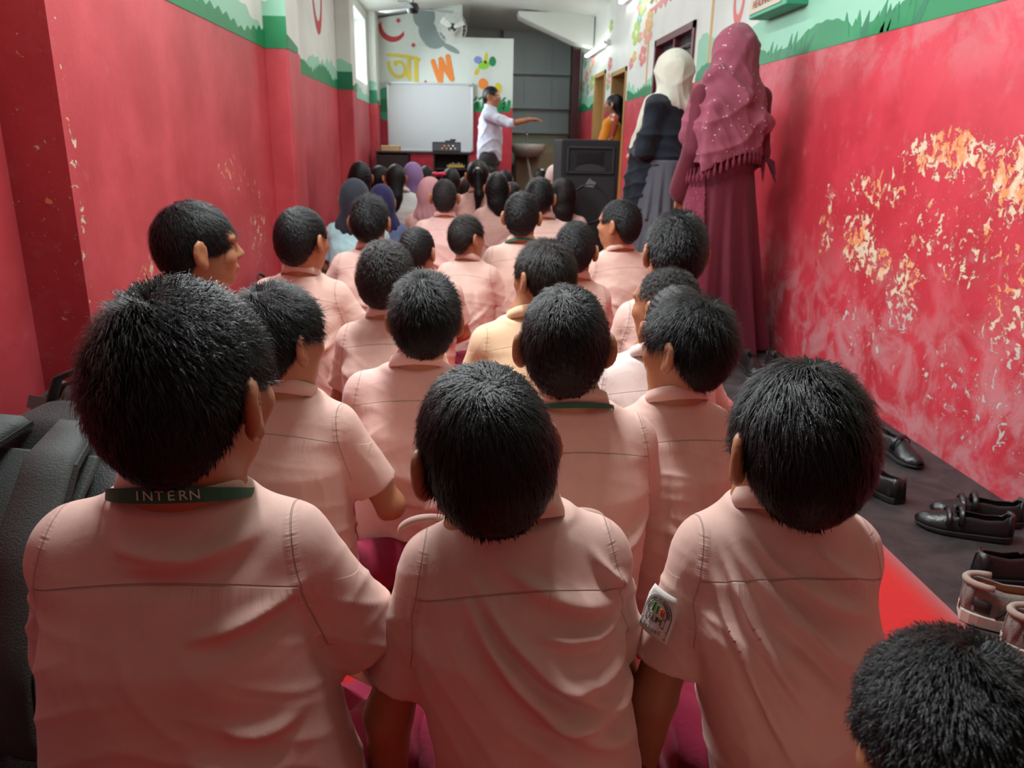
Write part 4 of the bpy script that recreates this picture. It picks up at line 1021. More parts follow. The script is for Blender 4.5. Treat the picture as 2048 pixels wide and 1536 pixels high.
# ---------------------------------------------------------------- shoes
LEA = simple('black_leather', (.012, .012, .013), .33, bump=.25, bscale=120); SOLE = simple('black_rubber', (.02, .019, .018), .7)
INS = simple('shoe_lining', (.03, .025, .022), .8); GREYM = simple('grey_mesh_fabric', (.22, .20, .18), .8, noise=.3, nscale=120, bump=.5, bscale=400)
WSOLE = simple('dirty_white_sole', (.62, .58, .52), .6, noise=.15, nscale=30); ORG = simple('orange_insole', (.75, .16, .02), .7); BLKW = simple('black_webbing', (.02, .02, .02), .7)
def shoe(loc, rz, kind, label, s=1.0, mirror=1, group=None, rx=0, lz=0):
    """a single shoe, toe towards +Y, heel at the origin side"""
    t = empty('shoe', (loc[0], loc[1], lz), rz, s, label=label, category='shoe'); t.scale = (s*mirror, s, s); t.rotation_euler = (rx, 0, rz)
    t['group'] = 'shoes left along the right wall'
    L_ = .235
    def width(u): return np.interp(u, [0, .08, .25, .5, .72, .88, 1], [.018, .030, .034, .036, .043, .036, .012])
    def cxx(u): return np.interp(u, [0, .5, .8, 1], [0, -.004, .004, .010])
    up = GREYM if kind == 'sneaker' else LEA; so = WSOLE if kind == 'sneaker' else SOLE
    sh_ = .030 if kind == 'sneaker' else .020
    rings = []
    for k in range(17):
        u = k/16; w = width(u)+(.005 if kind == 'sneaker' else .003); y = -L_/2+L_*u
        rings.append([(cxx(u)-w, y, .003+(.006*u**6)), (cxx(u)-w*1.02, y, sh_*(.7+.3*(1-u))), (cxx(u)+w*1.02, y, sh_*(.7+.3*(1-u))), (cxx(u)+w, y, .003+.006*u**6)])
    MB().loft(rings).build('sole', so, t, smooth=False, bevel=.002)
    rings = []; n = 18; inner = []
    hz_ = lambda u: np.interp(u, [0, .1, .3, .45, .55, .75, .92, 1], [.078, .080, .070, .074, .070, .052, .042, .026])+(.014 if kind == 'sneaker' else 0)
    for k in range(25):
        u = k/24; w = width(u); y = -L_/2+L_*u; H_ = hz_(u); ring = []
        open_ = u < (.50 if kind != 'mary' else .62)
        for j in range(n+1):
            a = math.pi*j/n; 
            cx_, cz_ = math.cos(a), math.sin(a)
            if open_: amax = .84 if kind != 'mary' else .62 if .12 < u < .6 else .8; f = min(cz_, amax)
            else: f = cz_
            lean = 1-(.18 if kind == 'sneaker' else .30)*f
            ring.append((cxx(u)+w*cx_*lean if not (open_ and cz_ > .80) else cxx(u)+w*lean*np.sign(cx_ if abs(cx_) > 1e-6 else 1)*max(abs(cx_), .62), y, sh_*.75+(H_-sh_*.75)*min(1, f/.84 if open_ else f**.8)))
        rings.append(ring)
    V = [v for r in rings for v in r]; Fs = []; m_ = n+1
    for k in range(24):
        for j in range(n):
            u = (k+.5)/24
            if u < (.50 if kind != 'mary' else .60) and 5 <= j <= n-6: continue
            a = k*m_+j; Fs.append((a, a+1, a+m_+1, a+m_))
    Fs.append(tuple(range(0, m_)))
    upo = MB().add(V, Fs[:-1]).build('upper', up, t, smooth=True)
    sd_ = upo.modifiers.new('thick', 'SOLIDIFY'); sd_.thickness = .0035; sd_.offset = -1
    # heel counter closing the back
    hc = MB(); rr_ = []
    for k in range(7):
        a = math.pi*k/6; rr_.append([(.030*math.cos(a)*.9, -L_/2+.014-.016*math.sin(a), sh_*.7), (.027*math.cos(a)*.85, -L_/2+.016-.014*math.sin(a), hz_(0)), (.023*math.cos(a)*.85, -L_/2+.018-.010*math.sin(a), hz_(0)), (.025*math.cos(a)*.9, -L_/2+.018-.011*math.sin(a), sh_*.7)])
    hc.loft(rr_).build('heel_counter', up, t, smooth=True)
    # insole
    iz = sh_+(.026 if kind == 'sneaker' else .004)
    MB().loft([[(cxx(u)-width(u)*.8, -L_/2+.012+L_*.8*u, iz), (cxx(u)+width(u)*.8, -L_/2+.012+L_*.8*u, iz), (cxx(u)+width(u)*.8, -L_/2+.012+L_*.8*u, iz+.004), (cxx(u)-width(u)*.8, -L_/2+.012+L_*.8*u, iz+.004)] for u in [k/8 for k in range(9)]]).build('insole', ORG if kind == 'sneaker' else INS, t)
    if kind == 'sneaker':
        MB().loft([[(.021*math.cos(a), -.070-.034*math.sin(a), z_) for z_ in (sh_+.006, .076)]+[(.017*math.cos(a), -.070-.030*math.sin(a), z_) for z_ in (.076, sh_+.006)] for a in [math.pi*(.1+.8*k/12) for k in range(13)]]).build('heel_lining', ORG, t, smooth=True)
        MB().loft([[(r_*math.cos(a), -.070-(r_+.013)*math.sin(a), z_) for r_, z_ in ((.0345, .034), (.0335, .056), (.031, .058), (.032, .034))] for a in [math.pi*k/12 for k in range(13)]]).build('heel_band', BLKW, t, smooth=True)
    if kind in ('mary', 'strap'):
        for y_ in ((.012, .042) if kind == 'mary' else (.010,)):
            u = (y_+L_/2)/L_; w = width(u); z_ = hz_(u)
            MB().tube([(-w, y_, .035), (-w*.85, y_, z_-.008), (-w*.4, y_, z_+.006), (w*.4, y_, z_+.006), (w*.85, y_, z_-.008), (w, y_, .035)], .008, 8, sq=.35).build('strap', LEA, t, smooth=True)
    if kind == 'lace' or kind == 'sneaker':
        lm = simple('lace', (.03, .03, .03), .8) if kind == 'lace' else simple('pale_lace', (.25, .24, .22), .8)
        mb = MB()
        for k in range(4):
            y_ = .012+k*.016; z_ = hz_((y_+L_/2)/L_)+.002
            mb.tube([(-.016, y_, z_-.004), (0, y_+.004, z_+.002), (.016, y_+.008, z_-.004)], .0025, 6)
        mb.build('laces', lm, t, smooth=True)
        MB().prism([(-.018, -.002), (.018, -.002), (.014, .055), (-.014, .055)], .060 if kind == 'sneaker' else .055, .066 if kind == 'sneaker' else .062, 'XY').build('tongue', up, t, bevel=.002)
    if kind == 'sneaker':
        for sx in (-1, 1):
            for k in range(4):
                y_ = -.06+k*.034; w = width((y_+L_/2)/L_)+.001
                MB().tube([(sx*w, y_, .03), (sx*w*.98, y_+.012, .045), (sx*w*.82, y_+.02, .066)], .0032, 6).build('side_stripe', BLKW, t, smooth=True)
        MB().tube([(.029*math.cos(a), -.07-.047*math.sin(a), .088) for a in [math.pi*k/12 for k in range(13)]], .007, 8).build('padded_rim', simple('beige_lining', (.36, .31, .26), .85), t, smooth=True)
    return t
R_ = math.radians
shoe((1.36, 3.42), R_(178), 'plain', 'left black school shoe of the pair under the maroon gown', lz=.0)
shoe((1.47, 3.40), R_(172), 'plain', 'right black school shoe of the pair under the maroon gown, by the wall')
shoe((1.385, 2.45), R_(186), 'strap', 'black strapped shoe half hidden behind the right front boy\'s head')
shoe((1.49, 2.37), R_(192), 'strap', 'black strapped shoe nearest the peeling wall, toe towards the camera')
shoe((1.175, 2.16), R_(14), 'lace', 'black lace shoe beside the boy\'s head, left one of the middle pair')
shoe((1.275, 2.12), R_(10), 'plain', 'black shoe seen from its heel, right one of the middle pair')
shoe((1.375, 1.83), R_(64), 'mary', 'black shoe with two straps pointing left, lying free on the floor')
shoe((1.465, 1.91), R_(66), 'mary', 'black shoe with two straps touching the peeling wall', mirror=-1)
shoe((1.37, 1.585), R_(-95), 'plain', 'black slip-on shoe between the strapped shoes and the sneakers')
shoe((1.235, 1.385), R_(-118), 'sneaker', 'grey running shoe with orange insole and dirty white sole', s=1.12)
shoe((1.255, 1.27), R_(-112), 'sneaker', 'grey running shoe at the right edge, nearer than its mate', s=1.12, mirror=-1)

# ---------------------------------------------------------------- bags by the left wall
NYL = simple('black_nylon', (.026, .031, .030), .6, bump=.5, bscale=500); NYG = simple('grey_brown_nylon', (.085, .072, .066), .7, bump=.5, bscale=500); NVY = simple('navy_nylon', (.008, .012, .022), .6, bump=.6, bscale=260)
def sdf_part(name, F, mat, parent, relax=2, fn=None, props=None):
    P_, Q_ = F.nets(relax)
    if fn is not None: nn_ = vnormals(P_, Q_); P_ = fn(P_, nn_)
    return np_mesh(name, P_, Q_, mat, parent, props=props, attrs={'rest': P_})
def rumple(a, f, seed):
    def fn(P_, n_):
        x, y, z = P_.T; return P_+n_*(a*(np.sin(f*x+seed)*np.sin(f*1.3*z+2*seed)+.6*np.sin(f*2.1*y+f*x*.7)*np.sin(f*1.7*z)))[:, None]
    return fn
STRAP = simple('grey_green_padding', (.050, .060, .058), .7, bump=.4, bscale=400)
def backpack(loc, rz, tilt, label, main, panel, s=1.0, seed=1, lz=0.0, roll_=0):
    t = empty('backpack', (loc[0], loc[1], lz), rz, s, label=label, category='backpack', group='bags along the left wall'); t.rotation_euler = (tilt, roll_, rz)
    F = Field((-.24, -.18, -.02), (.24, .2, .56), .007)
    F.stack([(.01, 0, 0, .165, .10), (.15, 0, 0, .175, .115), (.35, 0, 0, .165, .10), (.46, 0, .0, .12, .075), (.50, 0, .0, .06, .05)], .04, 3)
    sdf_part('bag_body', F, main, t, fn=rumple(.005, 22, seed))
    F = Field((-.2, -.24, -.02), (.2, .0, .4), .007); F.stack([(.03, 0, -.11, .12, .05), (.16, 0, -.12, .125, .055), (.27, 0, -.11, .10, .04)], .03, 3)
    sdf_part('front_pocket', F, panel, t, fn=rumple(.004, 26, seed+1))
    MB().loft([[(-.10, y_-.006, z_), (-.10, y_+.006, z_), (.10, y_+.006, z_), (.10, y_-.006, z_)] for y_, z_ in ((.108, .06), (.126, .15), (.124, .24), (.112, .34), (.095, .42))]).build('back_padding', STRAP, t, smooth=True, bevel=.004)
    MB().loft([[(-.168, -.104, z_), (-.150, -.122, z_), (.150, -.122, z_), (.168, -.104, z_)] for z_ in (.375, .40)]).build('contrast_stripe', panel, t)
    MB().tube([(-.05, .03, .47), (-.045, .04, .535), (0, .045, .555), (.045, .04, .535), (.05, .03, .47)], .011, 8, sq=.5).build('grab_handle', main, t, smooth=True)
    MB().tube([(-.145, -.06, .20), (-.150, -.075, .32), (-.11, -.085, .43), (0, -.08, .475), (.11, -.085, .43), (.150, -.075, .32), (.145, -.06, .20)], .0045, 6).build('zip', simple('zip_black', (.03, .03, .03), .4), t, smooth=True)
    for sx in (-1, 1):
        mb = MB(); ctr = [(sx*.05, .09, .46), (sx*.07, .145, .40), (sx*.085, .165, .28), (sx*.10, .15, .15), (sx*.12, .11, .06)]
        ws_ = [.026, .034, .036, .030, .018]; q1, q2 = [], []
        fine = [(i, f) for i in range(4) for f in (0, .25, .5, .75)]+[(3, 1)]
        for i, f in fine:
            x, y, z = [ctr[i][k]*(1-f)+ctr[i+1][k]*f for k in range(3)]; w = ws_[i]*(1-f)+ws_[i+1]*f
            q1.append([(x-w, y-.006, z-.004), (x-w*1.02, y+.002, z), (x-w*.8, y+.010, z+.004), (x+w*.8, y+.010, z+.004), (x+w*1.02, y+.002, z), (x+w, y-.006, z-.004)])
            q2.append([(x-w*1.12, y-.007, z-.004), (x-w*1.12, y-.001, z), (x+w*1.12, y-.001, z), (x+w*1.12, y-.007, z-.004)])
        st_ = mb.loft(q1).build('shoulder_strap', STRAP, t, smooth=True); MB().loft(q2).build('strap_binding', main, st_)
    return t
backpack((-.80, 1.52), R_(-22), R_(-24), 'black backpack with grey brown panels leaning behind the left front boy', NYL, NYG, 1.08, 3, lz=.02)
backpack((-.745, 1.03), R_(166), R_(34), 'black backpack with two wide padded straps, nearest the left edge', NYL, NYL, 1.22, 5, lz=.02)
backpack((-.70, .66), R_(150), R_(-22), 'dark navy bag at the lower left edge beside the front boy', NVY, NVY, 1.02, 7, lz=.02)
backpack((-.94, 1.93), R_(80), R_(4), 'small black bag with a grey stripe against the left pillar', NYL, NYG, .86, 9, lz=.01)
backpack((-.84, 2.95), R_(100), R_(-12), 'black and brown bag behind the boy looking right', NYL, NYG, .72, 11, lz=.01)
backpack((-.84, 3.72), R_(80), R_(-15), 'black striped bag against the left wall beyond the first bag', NYL, NYG, .72, 12, lz=.01)
backpack((-.92, 4.95), R_(90), R_(-8), 'dark bag by the left wall beside the pupil in the blue shirt', NYL, NYL, .7, 14, lz=.01)

# ---------------------------------------------------------------- the seated pupils
FLORAL = (.10, .12, .22)
pp = {}
pp['A'] = make_person(loc=(-0.3048, 0.8435), s=1.0600, res=0.0042, hair_n=26000, hlen=0.017, lift=0.65, yaw=-0.384, sw=0.86, dx=-0.03, arms=('lap', 'out'), body=(1.18, 1.05), nr=0, seed=11, fold=0.25, ridges=[((-0.06, 0.534), (0.052, 0.529), -0.0045, 0.0083, 0.01), ((-0.053, 0.517), (0.123, 0.545), -0.0114, 0.007, 0.012), ((0.035, 0.453), (0.17, 0.486), -0.008, 0.0064, 0.012), ((0.025, 0.343), (0.146, 0.305), -0.008, 0.0083, 0.014), ((0.069, 0.364), (0.159, 0.352), -0.0057, 0.0064, 0.01)],
    label='pupil in pink shirt with green lanyard, filling the lower left')
pp['B'] = make_person(loc=(0.024, 0.8701), s=0.9828, res=0.0042, hair_n=26000, hlen=0.024, lift=0.15, yaw=0.3142, roll=-0.1047, hz=0.66, sw=0.76, dx=0.045, hpx=0.11, sroll=0.05, arms=('down', 'lap'), body=(0.98, 1.1), nr=0, seed=12, fold=0.3, width=0.0008, ridges=[((-0.039, 0.537), (0.172, 0.464), -0.0139, 0.0078, 0.014), ((-0.086, 0.537), (0.173, 0.339), -0.0253, 0.0071, 0.014), ((-0.097, 0.531), (0.17, 0.293), -0.0379, 0.0093, 0.015), ((0.02, 0.46), (0.179, 0.449), -0.0101, 0.0064, 0.012), ((0.009, 0.411), (0.182, 0.406), -0.0126, 0.0071, 0.012), ((-0.022, 0.375), (0.179, 0.354), -0.0126, 0.0071, 0.012), ((0.108, 0.534), (0.181, 0.47), -0.0051, 0.0057, 0.01)],
    label='pupil with sleek black hair seated at the bottom centre, loose rumpled shirt')
pp['C'] = make_person(loc=(0.4199, 0.8852), s=0.9874, res=0.0042, hair_n=26000, hlen=0.025, lift=0.3, yaw=0.1396, pitch=-0.0698, hz=0.655, sw=0.7, dx=0.0, hpx=0.1, arms=('down', 'lap'), body=(1.02, 1.1), nr=0, seed=13, fold=0.3, width=0.0008, whorl=(0.0, -0.02, 0.095), style='fringe', ridges=[((-0.079, 0.542), (0.117, 0.454), -0.0166, 0.0072, 0.014), ((-0.116, 0.539), (0.143, 0.382), -0.0256, 0.0087, 0.014), ((-0.127, 0.533), (-0.016, 0.334), -0.009, 0.0065, 0.013), ((0.008, 0.544), (0.118, 0.486), -0.009, 0.0065, 0.01), ((-0.136, 0.498), (-0.062, 0.272), -0.0064, 0.0058, 0.012), ((-0.036, 0.496), (0.102, 0.345), -0.0128, 0.0079, 0.01)],
    label='pupil with shaggy black hair and a school badge on his left sleeve')
pp['D'] = make_person(loc=(0.3682, 0.4551), s=0.8186, res=0.005, hair_n=30000, hlen=0.011, lift=0.8, yaw=0.0, pitch=-0.4189, ear=0.8, seed=14, nape=0.9, sw=0.82,
    label='cropped black head of the pupil at the lower right corner, body out of frame')
pp['E'] = make_person(loc=(-0.3521, 1.4725), s=0.9199, res=0.005, hair_n=18000, hlen=0.028, lift=0.5, yaw=-0.5236, byaw=-0.2094, sw=0.8036, arms=('lap', 'out'), seed=15, nr=6,
    label='pupil behind the lanyard boy, right sleeve showing, head half hidden')
pp['F'] = make_person(loc=(0.1809, 1.3294), s=0.9583, res=0.005, hair_n=12000, hlen=0.02, lift=0.25, yaw=-0.0349, sw=0.82, dx=0.03, seed=16, nr=4, arms=('lap', 'lap'),
    label='pupil with glossy black hair and both ears showing, behind the bottom centre boy')
pp['G'] = make_person(loc=(0.4365, 1.4424), s=0.9111, res=0.005, hair_n=10000, hlen=0.03, lift=0.45, yaw=0.6632, byaw=0.1047, sw=0.7216, arms=('down', 'lap'), seed=17, nr=6, dx=-0.01,
    label='pupil with wavy black hair and head turned left, above the badge boy')
pp['G2'] = make_person(loc=(0.4905, 1.7055), s=0.9460, res=0.007, seed=18, sw=0.82, dx=-0.05, hz=0.64, nr=3, shirt=(0.8, 0.66, 0.62),
    label='pupil in very pale shirt, head hidden behind the boy with wavy hair')
pp['H'] = make_person(loc=(-0.0825, 1.6915), s=0.9086, res=0.0055, hair_n=16000, hlen=0.022, lift=0.6, yaw=-0.0698, sw=0.9184, dx=-0.03, seed=19, nr=3, body=(1.1, 1), shirt=(0.8, 0.52, 0.47),
    label='pupil with both ears showing and broad pale pink back, left of centre')
pp['I'] = make_person(loc=(-0.2101, 2.154), s=0.9283, res=0.006, hair_n=10000, hlen=0.012, lift=0.7, yaw=-0.3491, sw=0.82, seed=20, nr=3, arms=('lap', 'lap'), hairmat=HAIR_W,
    label='pupil with round brownish black hair, behind the broad backed boy')
pp['J'] = make_person(loc=(0.2245, 2.1511), s=0.9382, res=0.006, hair_n=12000, hlen=0.026, lift=0.3, yaw=0.384, byaw=0.2618, sw=0.861, dx=-0.05, seed=21, nr=5, shirt=(0.8, 0.56, 0.36), hairmat=HAIR_W,
    label='pupil in peach cream shirt with warm black swirled hair')
pp['K'] = make_person(loc=(0.5038, 1.8663), s=0.9056, res=0.006, hair_n=12000, hlen=0.006, lift=0.9, style='buzz', yaw=0.5236, byaw=0.1745, sw=0.8856, seed=22, nr=5, arms=('out', 'out'),
    label='pupil with close cropped grey black hair, left ear and elbow showing')
pp['L'] = make_person(loc=(0.6135, 2.2098), s=1.0336, res=0.006, hair_n=10000, hlen=0.016, lift=0.7, yaw=0.0524, sw=0.779, seed=23, nr=4,
    label='pupil with tall thick black hair in front of the maroon gown')
pp['M'] = make_person(loc=(-0.6912, 2.0872), s=1.0559, res=0.0055, hair_n=14000, hlen=0.022, lift=0.25, yaw=-0.9076, byaw=-0.2094, sw=0.779, dx=-0.03, seed=24, nr=4, style='fringe',
    label='pupil with face turned right, seated alone against the left wall')
pp['N'] = make_person(loc=(-0.5391, 2.6741), s=0.9874, res=0.006, hair_n=10000, hlen=0.014, lift=0.2, yaw=-0.384, byaw=-0.1745, sw=0.902, dx=-0.02, seed=25, nr=7, arms=('out', 'out'),
    label='pupil with smooth black hair, first from the left wall in his row')
pp['O'] = make_person(loc=(-0.3955, 3.3877), s=0.9813, res=0.007, hair_n=6000, hlen=0.022, lift=0.6, yaw=-0.1396, sw=0.902, seed=26, nr=4, arms=('out', 'lap'),
    label='pupil with tousled crown in front of the navy scarf')
pp['P'] = make_person(loc=(-0.1758, 3.0799), s=0.8586, res=0.007, hair_n=5000, hlen=0.014, lift=0.2, yaw=-0.4363, sw=0.902, seed=27, nr=4, dx=0.03,
    label='pupil with smooth dark head, between the cropped boy and the round haired boy')
pp['Q'] = make_person(loc=(0.0222, 3.5122), s=0.8706, res=0.007, hair_n=5000, hlen=0.02, lift=0.4, yaw=-0.6632, byaw=-0.3142, sw=0.861, seed=28, nr=5, arms=('lap', 'knee'), hairmat=HAIR_W,
    label='pupil with short brown black hair turned right, arm resting on knee')
pp['R'] = make_person(loc=(0.2725, 3.5981), s=0.9980, res=0.007, hair_n=5000, hlen=0.014, lift=0.4, yaw=-0.1745, sw=0.902, seed=29, nr=5, arms=('out', 'lap'),
    label='pupil with round black head, green lanyard cord on the right of the collar')
pp['S'] = make_person(loc=(0.4151, 2.8368), s=0.9209, res=0.007, hair_n=6000, hlen=0.016, lift=0.5, yaw=-0.2793, sw=0.779, seed=30, nr=4,
    label='pupil with upright black hair, between the peach shirt and the tall haired boy')
pp['T'] = make_person(loc=(0.6897, 3.4348), s=0.9761, res=0.007, hair_n=5000, hlen=0.014, lift=0.4, yaw=0.6632, byaw=0.2618, sw=0.943, seed=31, nr=7, dx=0.02,
    label='pupil in front of the loudspeaker with left ear showing')
pp['U'] = make_person(loc=(-0.1085, 4.7867), s=1.0051, res=0.008, hair_n=3000, hlen=0.006, lift=0.8, style='buzz', yaw=0.0, sw=0.943, seed=32, nr=3, shirt=(0.8, 0.52, 0.47),
    label='pupil with cropped greyish hair and bright pale shirt')
pp['V'] = make_person(loc=(0.1201, 6.4103), s=1.0999, res=0.008, style='ponytail', hair_n=5000, hlen=0.03, lift=0.1, seed=33, sw=0.902, nr=3, shirt=(0.62, 0.36, 0.31),
    label='girl in dusty pink with a long ponytail and white hair clip')
pp['W'] = make_person(loc=(0.668, 5.2706), s=0.9965, res=0.008, style='bob', hair_n=5000, hlen=0.04, lift=0.2, seed=34, sw=0.902, nr=3, hairmat=HAIR_W,
    label='girl with loose dark hair, seated in front of the loudspeaker')
pp['X'] = make_person(loc=(0.4473, 4.5581), s=1.0333, res=0.008, hair_n=3000, hlen=0.02, lift=0.4, seed=35, yaw=-0.2443, sw=0.943, nr=3, dx=0.03,
    label='pupil with full black hair, behind the green lanyard cord boy')
pp['Y'] = make_person(loc=(0.2462, 5.6771), s=1.0225, res=0.009, style='bob', seed=36, nr=2, sw=0.82, shirt=(0.6, 0.36, 0.31),
    label='girl with rounded black bob right of the ponytail girl')
pp['Z'] = make_person(loc=(0.4157, 6.6572), s=0.9023, res=0.009, style='long', seed=37, nr=2, hz=0.68, sw=0.82, shirt=(0.6, 0.36, 0.31),
    label='girl with long black hair behind the round headed boy')
pp['AA'] = make_person(loc=(-0.6185, 4.6028), s=0.9949, res=0.008, style='scarf', hcolor=(0.03, 0.036, 0.05), seed=38, sw=0.943, nr=3, shirt=(0.42, 0.66, 0.7),
    label='person in dark slate head scarf and pale aqua tunic by the left wall')
pp['BB'] = make_person(loc=(-0.5045, 4.9964), s=0.9340, res=0.008, style='scarf', hcolor=(0.02, 0.018, 0.075), seed=39, sw=0.861, nr=2, shirt=FLORAL,
    label='person in navy head scarf and blue flowered tunic')
pp['CC'] = make_person(loc=(-0.5749, 6.9485), s=1.0310, res=0.009, style='long', seed=40, sw=0.943, nr=2, dx=0.06, shirt=(0.55, 0.56, 0.53),
    label='girl with long black hair over a pale grey white top')
pp['DD'] = make_person(loc=(-0.4529, 7.3493), s=1.0365, res=0.009, style='scarf', hcolor=(0.26, 0.17, 0.36), seed=41, nr=2, sw=0.82, shirt=(0.3, 0.2, 0.36),
    label='person in lilac purple head scarf')
pp['EE'] = make_person(loc=(-0.2214, 5.4237), s=0.9740, res=0.009, style='scarf', hcolor=(0.55, 0.27, 0.29), seed=42, nr=2, sw=0.902, shirt=(0.62, 0.36, 0.31),
    label='person in spotted pink head scarf beside the cropped haired pupil')
pp['FF'] = make_person(loc=(-0.7825, 6.1839), s=1.0750, res=0.009, style='bob', seed=43, nr=2, sw=0.738, shirt=(0.1, 0.1, 0.12),
    label='girl with dark hair behind the slate scarf, by the pilaster')
pp['GG'] = make_person(loc=(-0.791, 7.8109), s=0.9838, res=0.009, style='bob', seed=44, nr=2, yaw=-1.1345, sw=0.697, shirt=(0.1, 0.1, 0.12),
    label='girl with black hair glancing right, between two dark heads at the left')
pp['HH'] = make_person(loc=(-0.3741, 8.2203), s=0.9776, res=0.01, style='bob', seed=45, nr=1, sw=0.656, shirt=(0.05, 0.05, 0.06),
    label='small black haired head between the lilac scarf and the red bow')
pp['II'] = make_person(loc=(-0.1016, 7.0508), s=0.9992, res=0.009, style='bob', seed=46, nr=2, sw=0.82, shirt=(0.6, 0.36, 0.31),
    label='girl with dark hair and a crimson bow')
pp['JJ'] = make_person(loc=(0.0339, 7.7905), s=0.8745, res=0.01, style='bob', seed=47, nr=1, sw=0.697, shirt=(0.35, 0.16, 0.16), hairmat=HAIR_W,
    label='small dark head just left of the ponytail girl')
pp['NN'] = make_person(loc=(0.2752, 8.4601), s=0.9794, res=0.01, style='bob', seed=50, nr=1, yaw=-0.9599, sw=0.697, shirt=(0.35, 0.2, 0.18),
    label="dark haired child turned right, behind the ponytail girl's right shoulder")
pp['OO'] = make_person(loc=(0.4476, 8.396), s=0.9429, res=0.01, style='bob', seed=51, nr=1, sw=0.697, shirt=(0.03, 0.06, 0.05),
    label='black haired head in the last row below the red wall strip')
pp['KK'] = make_person(loc=(0.8786, 9.0164), s=0.9469, res=0.01, style='bob', seed=48, nr=1, sw=0.697, shirt=(0.03, 0.03, 0.035),
    label='small black haired child with a white clip near the recess')
pp['LL'] = make_person(loc=(0.9398, 8.1631), s=1.0111, res=0.009, style='scarf', hcolor=(0.66, 0.5, 0.46), seed=49, nr=1, sw=0.82, shirt=(0.6, 0.45, 0.42),
    label='person in pale pinkish white scarf half behind the loudspeaker')

# lanyard, badges and other things worn by single pupils
def torus_band(name, neck, rx, ry, z0, hgt, tilt, mat, parent, n=48, a0=-250, a1=70, th=.0015):
    rings = []
    for j in range(n+1):
        a = math.radians(a0+(a1-a0)*j/n); zz = neck[2]+z0-tilt*math.sin(a)
        hh = hgt*(.55+.45*max(0, -math.sin(a)))
        rings.append([(neck[0]+(rx+o)*math.cos(a), neck[1]-.004+(ry+o)*math.sin(a), zz+h_) for o, h_ in ((0, 0), (-.002, hh), (-.002+th, hh), (th, 0))])
    return MB().loft(rings).build(name, mat, parent, smooth=False)
pA, iA = pp['A']
lan = torus_band('lanyard', iA['neck'], .0775, .0715, -.014, .017, .026, GREEN_RIBBON, pA)
for k, ch in enumerate('INTERN'):
    a = math.radians(-104+k*8.2); nk = iA['neck']
    x, y, z = nk[0]+.079*math.cos(a), nk[1]-.004+.0735*math.sin(a), nk[2]-.014-.026*math.sin(a)+.0085
    M = Matrix.Translation((x, y, z)) @ Matrix.Rotation(a+math.pi/2, 4, 'Z') @ Matrix.Rotation(math.pi/2-.1, 4, 'X')
    text_obj('lanyard_lettering', ch, .0150, WHITE_INK, lan, M, .0003)
pR, iR = pp['R']; torus_band('lanyard', iR['neck'], .079, .073, -.016, .012, .028, GREEN_RIBBON, pR)
pF, iF = pp['F']; torus_band('lanyard', iF['neck'], .079, .073, -.018, .010, .028, GREEN_RIBBON, pF)

